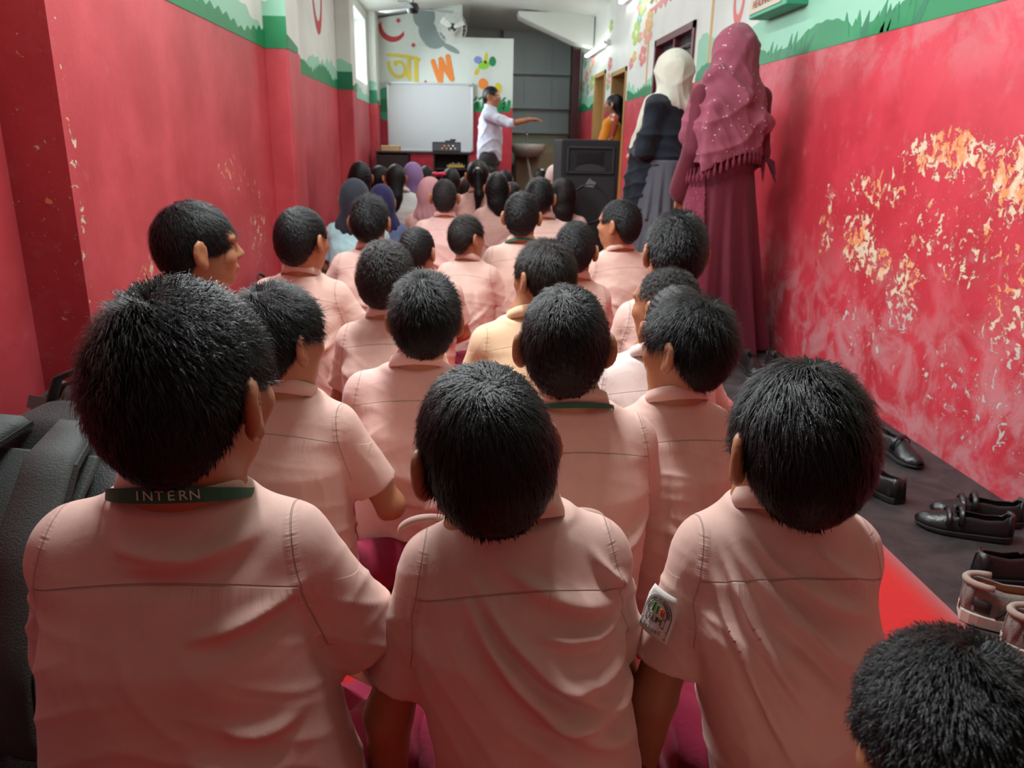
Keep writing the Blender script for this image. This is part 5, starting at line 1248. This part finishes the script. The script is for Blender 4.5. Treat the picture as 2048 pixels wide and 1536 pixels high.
BADGE = simple('badge_cloth', (.72, .70, .66), .8, bump=.2, bscale=900); INK = simple('badge_ink', (.03, .05, .05), .7)
def sleeve_badge(p, info, q, size=.055, detail=True, ang=0, t=.42):
    """cloth patch sewn on the outside of the sleeve"""
    a, b_ = info['SH'][q], info['EL'][q]; u = b_-a; u = u/np.linalg.norm(u); c0 = a+(b_-a)*t
    out = np.array((q*math.cos(ang), -math.sin(ang), .25)); out -= u*(out@u); out /= np.linalg.norm(out); sd = np.cross(u, out)*-1
    r = .0535
    def onto(x, y, lift=.0):   # x across, y up along the sleeve
        th = x/r; n_ = out*math.cos(th)+sd*math.sin(th); return tuple(c0-u*y+n_*(r+lift))
    def patch(name, poly_fn, mat, parent, lift, nx=8, ny=8):
        V = []; Fs = []
        for j in range(ny+1):
            for i in range(nx+1):
                x, y = poly_fn(i/nx, j/ny); V.append(onto(x, y, lift))
        for j in range(ny):
            for i in range(nx): k = j*(nx+1)+i; Fs.append((k, k+1, k+nx+2, k+nx+1))
        o = MB().add(V, Fs).build(name, mat, parent, smooth=True, fix=False); m_ = o.modifiers.new('thick', 'SOLIDIFY'); m_.thickness = .0012; m_.offset = 0
        return o
    w, h_ = size/2, size*.62
    bd = patch('sleeve_badge', lambda i, j: ((i*2-1)*w*(1-.25*max(0, j-.75)*4*abs(i*2-1)), (j*2-1)*h_), BADGE, p, .002)
    if not detail: return bd
    mb = MB()
    def line(pts, wd=.0011):
        P3 = [onto(x, y, .0034) for x, y in pts]; mb.tube(P3, wd/2, 5, False)
    line([(-w*.85, -h_*.86), (w*.85, -h_*.86), (w*.85, -h_*.55), (-w*.85, -h_*.55), (-w*.85, -h_*.86)])
    line([(-w*.6, -h_*.45), (w*.6, -h_*.45), (w*.6, -h_*.08), (-w*.6, -h_*.08), (-w*.6, -h_*.45)])
    for rr_ in (.62, .86): line([(w*rr_*math.cos(a), -h_*.05+w*rr_*1.15*math.sin(a)) for a in [math.pi*k/16 for k in range(17)]])
    for sx in (-1, 1): line([(sx*w*.86, -h_*.05), (sx*w*.86, -h_*.5)])
    mb.build('badge_outline', INK, bd)
    for k, (cc, x) in enumerate((((.02, .3, .1), -.010), ((.02, .25, .1), .000), ((.6, .2, .03), .010), ((.6, .05, .03), .016))):
        m2 = MB(); m2.tube([onto(w*.0+x*.7, h_*.0, .0035), onto(x*.6, h_*(.42-.06*k), .0035)], .0016, 6); m2.build('badge_leaf', simple('badge_colour', cc, .7), bd)
    def word(tx, y, sz, x0=0, arc=None):
        for k, ch in enumerate(tx):
            if ch == ' ': continue
            if arc is None: x = x0+(k-(len(tx)-1)/2)*sz*.60; yy = y; rot = 0
            else:
                th = math.radians(170-160*k/(len(tx)-1)); x = arc*math.cos(th); yy = -h_*.05+arc*1.15*math.sin(th); rot = th-math.pi/2
            X = Vector(onto(x, yy, .0036)); e1 = (Vector(onto(x+.001, yy, .0036))-X).normalized(); e2 = (Vector(onto(x, yy+.001, .0036))-X).normalized()
            if q < 0: pass
            e3 = e1.cross(e2).normalized()
            if e3.dot(Vector(out)) < 0: e1 = -e1; e3 = -e3
            M = Matrix((( e1.x, e2.x, e3.x, X.x), (e1.y, e2.y, e3.y, X.y), (e1.z, e2.z, e3.z, X.z), (0, 0, 0, 1))) @ Matrix.Rotation(rot, 4, 'Z')
            text_obj('badge_lettering', ch, sz, INK, bd, M, .0002)
    word('EUM', -h_*.265, .0125); word('School', -h_*.71, .0085); word('the light of Knowledge', 0, .0062, arc=w*.74)
    return bd
# wide collar points of the front boy's shirt standing up past his shoulders
pB, iB = pp['B']
for q, (ox, oz, rr_, w_) in {-1: (-.004, .052, .044, .013), 1: (-.020, .050, .034, .012)}.items():
    s0 = iB['SH'][q]; rings = []
    for k in range(15):
        a = math.pi*(.02+.96*k/14); x = s0[0]+ox+rr_*math.cos(a); z = s0[2]+oz-.018+rr_*.55*math.sin(a); y = s0[1]+.028
        rings.append([(x, y-w_*.5, z-.004), (x, y-w_*.1, z+.003), (x, y+w_*.8, z-.008), (x, y+w_*.8, z-.011), (x, y, z-.001), (x, y-w_*.45, z-.007)])
    o = MB().loft(rings).build('collar_point', cloth(PINK, seams=False, folds=.1), pB, smooth=True)
    nv = np.array([v.co[:] for v in o.data.vertices], np.float32); at = o.data.attributes.new('rest', 'FLOAT_VECTOR', 'POINT'); at.data.foreach_set('vector', nv.ravel())
pC, iC = pp['C']; sleeve_badge(pC, iC, -1, .052, True, R_(32), .40)
pG, iG = pp['G']; sleeve_badge(pG, iG, -1, .045, False, R_(35), .45)

# ---------------------------------------------------------------- standing adults
def put(name, F, mat, root, relax=2, fn=None, rest=True):
    P_, Q_ = F.nets(relax)
    if fn is not None: P_ = fn(P_, vnormals(P_, Q_))
    return np_mesh(name, P_, Q_, mat, root, attrs={'rest': P_} if rest else None)
def stand_body(root, res, arms, hyaw=0, hpitch=0, skin=None, hz=1.49, lean=0., eyes=False):
    """one continuous adult body; arms = {side: (shoulder, elbow, wrist, hand direction)}"""
    F = Field((-.5, -.4, -.01), (.5, .75, 1.68), res); c = np.array((0, .02+lean, hz)); R = rotm(hyaw, hpitch, 0)
    F.stack([(.80, 0, 0, .145, .095), (.95, 0, 0, .135, .09), (1.08, 0, lean*.5, .12, .085), (1.25, 0, lean*.8, .145, .095), (1.32, 0, lean, .12, .07)], .03)
    head_field(F, c, R, True, (0, lean, 1.34))
    for q in (-1, 1):
        sh, el, wr, hd = arms[q]; F.cone((0, lean, 1.31), sh, .05, .045, .03); F.cone(sh, el, .044, .035, .015); F.cone(el, wr, .036, .024, .012)
        hand_field(F, wr, hd, (0, .1, 1), -q, .4, s=1.0)
        F.cone((q*.075, 0, .84), (q*.085, .01, .46), .080, .055, .03); F.cone((q*.085, .01, .46), (q*.09, -.02, .09), .050, .033, .02)
        F.cone((q*.09, -.03, .05), (q*.10, .11, .03), .034, .028, .02, flat=((0, 0, 1), .8))
    b = put('body', F, skin or SKIN, root, 1, rest=False)
    if eyes:
        for sx in (-1, 1):
            p_ = c+R @ np.array((sx*.031, .081, .0))
            MB().lathe([(0, -.010), (.007, -.007), (.010, 0), (.007, .007), (0, .010)], 12, Matrix.Translation(p_)).build('eye', EYE, b, smooth=True)
            p2 = c+R @ np.array((sx*.031, .0895, .0)); MB().lathe([(0, -.004), (.004, 0), (0, .004)], 10, Matrix.Translation(p2)).build('iris', IRIS, b, smooth=True)
    return c, R
A_ = np.array

def crease(a, kx, kz, ph=0):
    def fn(P_, n_):
        x, y, z = P_.T; D = np.zeros(len(P_))
        for (p_, q_, am, h_) in ((kx, -kz, 1, ph), (-kx*1.6, -kz*1.9, .6, ph*2.1+1), (kx*2.4, kz*.8, .45, ph*.6+2)):
            D += am*((1-np.abs(np.sin(p_*x+q_*z+p_*.6*y+1.5*np.sin(8*z+h_)+1.1*np.sin(11*x+6*y-h_))))**2-.33)
        return P_+n_*(a*D)[:, None]
    return fn
# teacher at the far end
t = empty('person', (.31, 9.25, 0), R_(-98), 1.02, label='man in white shirt and dark trousers pointing right beside the whiteboard', category='person')
arms = {1: (A_((.165, .0, 1.29)), A_((.20, .24, 1.20)), A_((.21, .46, 1.25)), (0, 1, .02)), -1: (A_((-.165, .0, 1.29)), A_((-.21, .0, 1.04)), A_((-.20, .06, .82)), (0, .3, -1))}
c, R = stand_body(t, .007, arms, R_(-12), R_(-4), SKIN, eyes=True)
F = Field((-.4, -.3, .70), (.4, .5, 1.45), .007)
F.stack([(.80, 0, 0, .185, .135), (.95, 0, 0, .175, .14), (1.08, 0, .01, .165, .135), (1.25, 0, 0, .165, .118), (1.33, 0, 0, .12, .08), (1.385, 0, .0, .058, .052)], .03, 2.4)
for q in (-1, 1):
    sh, el, wr, hd = arms[q]; F.cone((0, 0, 1.335), sh, .055, .062, .04); F.cone(sh, el, .064, .056, .03); F.cone(el, wr, .056, .050, .01, cut=.22)
F.clip(lambda X, Y, Z: (.80+.10*np.exp(-((np.abs(X)-.17)/.05)**2)+.9*0)-Z)
def folds(a, fx, fz, ph=0):
    def fn(P_, n_):
        x, y, z = P_.T; w = np.sin(fx*x+fz*z+ph+1.3*np.sin(9*z+5*y))*.6+np.sin(fz*z*1.7-fx*.6*y+ph*2)*.4
        return P_+n_*(a*w)[:, None]
    return fn
put('shirt', F, cloth((.60, .64, .76), seams=False, folds=.4), t, fn=crease(.009, 16, 14, 2))
MB().loft([[((.060+o)*math.cos(a), (.056+o)*math.sin(a)+.002, 1.355+z_-.02*math.sin(a)) for o, z_ in ((0, 0), (-.002, .034), (.004, .034), (.014, .004))] for a in [math.radians(-245+310*k/30) for k in range(31)]]).build('collar', simple('white_collar', (.66, .70, .80), .8), t, smooth=True)
F = Field((-.3, -.25, .0), (.3, .3, .98), .008)
F.stack([(.78, 0, 0, .165, .115), (.97, 0, 0, .160, .115)], .03)
for q in (-1, 1): F.cone((q*.08, 0, .82), (q*.09, .01, .46), .095, .078, .04); F.cone((q*.09, .01, .46), (q*.095, -.01, .05), .078, .072, .02)
put('trousers', F, cloth((.035, .033, .035), seams=False, folds=.6), t, fn=folds(.004, 20, 24, 2))
P_, Q_ = hair_field(c, R, 1.0, .005, 'short'); np_mesh('hair', P_, Q_, HAIR, t)
for q in (-1, 1):
    F = Field((-.2, -.2, -.01), (.2, .25, .12), .006); F.cone((q*.095, -.04, .045), (q*.10, .15, .03), .042, .036, .02, flat=((0, 0, 1), .8)); F.clip(lambda X, Y, Z: .002-Z); put('shoe', F, LEA, t)
MB().tube([(.205, .43, 1.243+.026), (.232, .43, 1.243), (.205, .43, 1.243-.028), (.182, .43, 1.243), (.205, .43, 1.243+.026)], .006, 8).build('wristwatch', simple('black_strap', (.02, .02, .02), .4), t)

# woman in the maroon gown
mg = empty('person', (1.285, 3.86, 0), R_(6), .965, label='woman in dark maroon gown and speckled rose head scarf standing by the right wall', category='person')
arms = {-1: (A_((-.150, 0, 1.28)), A_((-.185, -.03, 1.02)), A_((-.17, .10, .83)), (.1, .5, -.8)), 1: (A_((.150, 0, 1.28)), A_((.165, -.02, 1.02)), A_((.10, .16, .90)), (-.5, .6, -.4))}
c, R = stand_body(mg, .007, arms, R_(18), 0, SKIN_L)
GOWN = cloth_mat('maroon_gown_cloth', (.105, .010, .022), seams=False, folds=.3, rough=.75)
def pleats(n, a, zt, zb):
    def f(th, Z):
        k = np.clip((zt-Z)/(zt-zb), 0, 1); return -a*k*(np.sin(n*th+.5*np.sin(3*th))*.7+np.sin(n*1.9*th+1)*.3)
    return f
F = Field((-.42, -.38, -.005), (.42, .42, 1.42), .0075)
F.stack([(.015, .02, .0, .275, .24), (.30, .01, 0, .235, .20), (.60, 0, 0, .200, .165), (.88, 0, 0, .165, .130), (1.02, 0, 0, .140, .110), (1.15, 0, 0, .150, .118), (1.27, 0, 0, .150, .10), (1.33, 0, 0, .10, .07)], .02, 2.1, pleat=pleats(13, .17, .98, .1))
for q in (-1, 1):
    sh, el, wr, hd = arms[q]; F.cone((0, 0, 1.32), sh, .05, .055, .03); F.cone(sh, el, .058, .058, .02); F.cone(el, wr, .058, .075, .015)
F.clip(lambda X, Y, Z: .008-Z)
put('gown', F, GOWN, mg, fn=folds(.003, 30, 6))
# printed front panel of the gown that shows on her left side
F = Field((-.42, -.38, -.005), (.1, .42, 1.1), .0075)
F.stack([(.02, .0, .0, .270, .235), (.30, 0, 0, .240, .205), (.60, -.005, 0, .210, .172), (.86, -.005, 0, .178, .140), (.98, 0, 0, .150, .118)], .01, 2.1, pleat=pleats(9, .09, .95, .1))
F.clip(lambda X, Y, Z: X+.105-.03*np.sin(Z*6)); F.clip(lambda X, Y, Z: .02-Z)
put('lace_overlay', F, cloth_mat('rose_lace', (.17, .022, .045), seams=False, folds=.9, rough=.8, print_cols=(60, (.30, .07, .10), .22)), mg)
SC = cloth_mat('speckled_rose_scarf', (.23, .055, .085), seams=False, folds=.5, print_cols=(34, (.62, .50, .50), .14))
def drape(F, c, half, ztop, zbot, back=-.02, r=.075, nk=.13):
    F.ell(c+(0, -.015, .012), (.100, .118, .112), None, .03)
    F.cone(c+(0, -.02, .0), c+(0, -.025, -.20), .106, nk, .04)
    F.cone((-half*.75, back, ztop), (half*.75, back, ztop), r, r, .07)
F = Field((-.32, -.32, .85), (.32, .32, 1.66), .007)
drape(F, c, .155, 1.27, 1.0, .0, .078)
F.stack([(.965, -.02, -.02, .185, .150), (1.10, -.02, -.01, .195, .150), (1.24, -.01, 0, .190, .125), (1.32, 0, 0, .12, .09)], .04, 2.2, pleat=lambda th, Z: -.04*np.clip((1.3-Z)/.3, 0, 1)*np.sin(9*th+4*Z))
F.cone((-.17, .02, 1.24), (-.215, .02, 1.09), .05, .035, .03); F.cone((-.12, -.10, 1.22), (-.15, -.13, .93), .05, .04, .012, flat=((0, 1, 0), .6))
F.cone((-.12, -.02, 1.36), (.13, -.10, 1.16), .055, .06, .010, flat=((0, 1, .4), .8)); F.cone((-.10, -.06, 1.40), (.02, -.12, 1.28), .035, .04, .012); F.cone((.02, -.105, 1.54), (-.06, -.09, 1.36), .02, .02, .02)
F.ell(c+R @ A_((0, .125, -.015)), (.055, .06, .075), R, .012, 's')
F.clip(lambda X, Y, Z: (.955+.06*np.sin(X*9+1)+.25*np.clip(Y, 0, 1))-Z)
put('head_scarf', F, SC, mg, fn=crease(.010, 18, 12, 1))
mb = MB()
for k in range(20):
    th = math.radians(185+170*k/19); x, y = -.02+.188*math.cos(th), -.02+.155*math.sin(th); z = .96+.06*math.sin(x*9+1)
    mb.lathe([(0, -.05), (.007, -.045), (.009, -.02), (.004, .0), (.002, .025), (0, .025)], 8, Matrix.Translation((x, y, z)))
mb.build('tassel_fringe', cloth((.16, .02, .04), seams=False), mg, smooth=True)
mb = MB()
for a in ((.17, -.09, 1.00), ):
    for s_ in ((.045, -.02, -.05), (.055, -.01, -.09), (-.02, -.02, -.08)):
        mb.loft([[Vector(a)+Vector(s_)*u+Vector((0, w*.5*u+.002*w, w*.9*(.2+u))) for w in (-.03, .03)]+[Vector(a)+Vector(s_)*u+Vector((.006, w*.5*u, w*.9*(.2+u))) for w in (.03, -.03)] for u in (0, .5, 1)])
mb.build('waist_bow', cloth((.075, .008, .018), seams=False), mg)

# woman in the white scarf and black top
wg = empty('person', (1.21, 4.66, 0), R_(38), .955, label='woman in cream white head scarf, black top and tiered grey skirt', category='person')
arms = {-1: (A_((-.150, 0, 1.28)), A_((-.205, .03, 1.04)), A_((-.05, .21, 1.04)), (.9, .3, 0)), 1: (A_((.150, 0, 1.28)), A_((.20, .03, 1.04)), A_((.05, .22, 1.02)), (-.9, .3, 0))}
c, R = stand_body(wg, .007, arms, R_(5), 0, SKIN_L)
BLK = cloth_mat('black_navy_cloth', (.008, .012, .020), seams=False, folds=.4, rough=.8)
F = Field((-.4, -.34, .40), (.4, .4, 1.42), .0075)
F.stack([(.88, 0, 0, .180, .150), (1.02, 0, .02, .165, .150), (1.15, 0, .02, .165, .135), (1.27, 0, 0, .155, .105), (1.33, 0, 0, .10, .07)], .03, 2.2)
for q in (-1, 1):
    sh, el, wr, hd = arms[q]; F.cone((0, 0, 1.32), sh, .05, .062, .03); F.cone(sh, el, .064, .062, .03); F.cone(el, wr, .060, .045, .03, cut=.95)
F.cone((-.10, .16, 1.0), (-.14, .17, .52), .075, .10, .04, flat=((0, 1, 0), .6)); F.cone((-.15, .10, 1.0), (-.17, .08, .56), .06, .08, .04, flat=((1, 0, 0), .6))
put('black_shawl_top', F, BLK, wg, fn=crease(.014, 12, 14, 1))
GSK = cloth_mat('grey_skirt_cloth', (.085, .088, .105), seams=False, folds=.3)
for i, (zb, zt, r0, r1) in enumerate([(.62, .98, .165, .205), (.30, .66, .195, .235), (.01, .34, .225, .265)]):
    F = Field((-.36, -.34, -.01), (.36, .34, 1.02), .0075)
    F.stack([(zb, 0, 0, r1, r1*.86), (zt, 0, 0, r0, r0*.86)], .01, 2.05, pleat=pleats(17+i*3, .09, zt, zb)); F.clip(lambda X, Y, Z: .006-Z)
    put('skirt_tier', F, GSK, wg, relax=1)
WSC = cloth_mat('cream_scarf', (.56, .55, .46), seams=False, folds=.5, print_cols=(16, (.42, .50, .34), .16))
F = Field((-.32, -.32, .88), (.34, .36, 1.66), .007)
drape(F, c, .10, 1.30, 1.0, .0, .060, .105)
F.cone((-.10, .07, 1.30), (-.13, .17, 1.02), .06, .04, .015); F.cone((-.03, .12, 1.28), (-.07, .20, 1.06), .05, .03, .012); F.cone((.02, -.07, 1.32), (.11, -.05, 1.15), .05, .03, .02)
F.cone((-.10, .02, 1.33), (.04, -.11, 1.29), .035, .045, .010); F.cone((.04, -.11, 1.29), (.13, .0, 1.26), .045, .035, .010)
F.ell(c+R @ A_((0, .125, -.015)), (.055, .06, .075), R, .012, 's')
put('head_scarf', F, WSC, wg, fn=crease(.010, 20, 9, 3))

# woman in orange in the second doorway
og = empty('person', (1.60, 8.52, 0), R_(55), .96, label='woman in orange dress with patterned stole in the ochre doorway', category='person')
arms = {-1: (A_((-.150, 0, 1.28)), A_((-.20, .04, 1.03)), A_((-.08, .22, 1.0)), (.8, .4, 0)), 1: (A_((.150, 0, 1.28)), A_((.20, .04, 1.03)), A_((.08, .22, 1.0)), (-.8, .4, 0))}
c, R = stand_body(og, .009, arms, R_(10), 0, SKIN_D)
F = Field((-.4, -.34, -.01), (.4, .4, 1.42), .009)
F.stack([(.10, 0, 0, .24, .19), (.60, 0, 0, .205, .165), (.88, 0, 0, .175, .14), (1.10, 0, 0, .150, .115), (1.27, 0, 0, .150, .10), (1.33, 0, 0, .10, .07)], .03, 2.1, pleat=pleats(10, .06, 1, .1))
for q in (-1, 1):
    sh, el, wr, hd = arms[q]; F.cone((0, 0, 1.32), sh, .05, .055, .03); F.cone(sh, el, .058, .052, .02); F.cone(el, wr, .052, .05, .01, cut=.8)
put('dress', F, cloth_mat('orange_cloth', (.62, .23, .015), seams=False, folds=.4), og)
F = Field((-.4, -.34, .6), (.4, .4, 1.42), .009); F.cone((-.13, -.05, 1.33), (-.17, .12, .78), .062, .09, .03, flat=((1, 0, 0), .7)); F.cone((.0, .08, 1.30), (-.17, .12, .85), .05, .08, .03, flat=((0, 1, 0), .7))
put('stole', F, cloth_mat('patterned_stole', (.50, .10, .07), seams=False, print_cols=(18, (.62, .55, .40), .35)), og, fn=folds(.006, 30, 10))
P_, Q_ = hair_field(c, R, 1.0, .007, 'long'); np_mesh('hair', P_, Q_, HAIR, og)

# little things worn in the hair
def clip_(key, name, loc, r, col_, n=1):
    p, inf = pp[key]; pos = inf['c']+inf['R'] @ np.array(loc); mb = MB()
    for k in range(n): mb.lathe([(0, -r*.5), (r*.8, -r*.3), (r, 0), (r*.8, r*.3), (0, r*.5)], 10, Matrix.Translation(pos+np.array((0, -.005, 0))+np.array(((k-(n-1)/2)*r*1.3, 0, 0))))
    mb.build(name, simple(name+'_colour', col_, .4), p, smooth=True)
clip_('V', 'hair_clip', (0, -.125, .05), .018, (.6, .58, .5)); clip_('KK', 'hair_clip', (.02, -.07, .085), .022, (.75, .75, .70)); clip_('II', 'hair_bow', (-.10, -.06, .05), .042, (.55, .01, .06), 2)
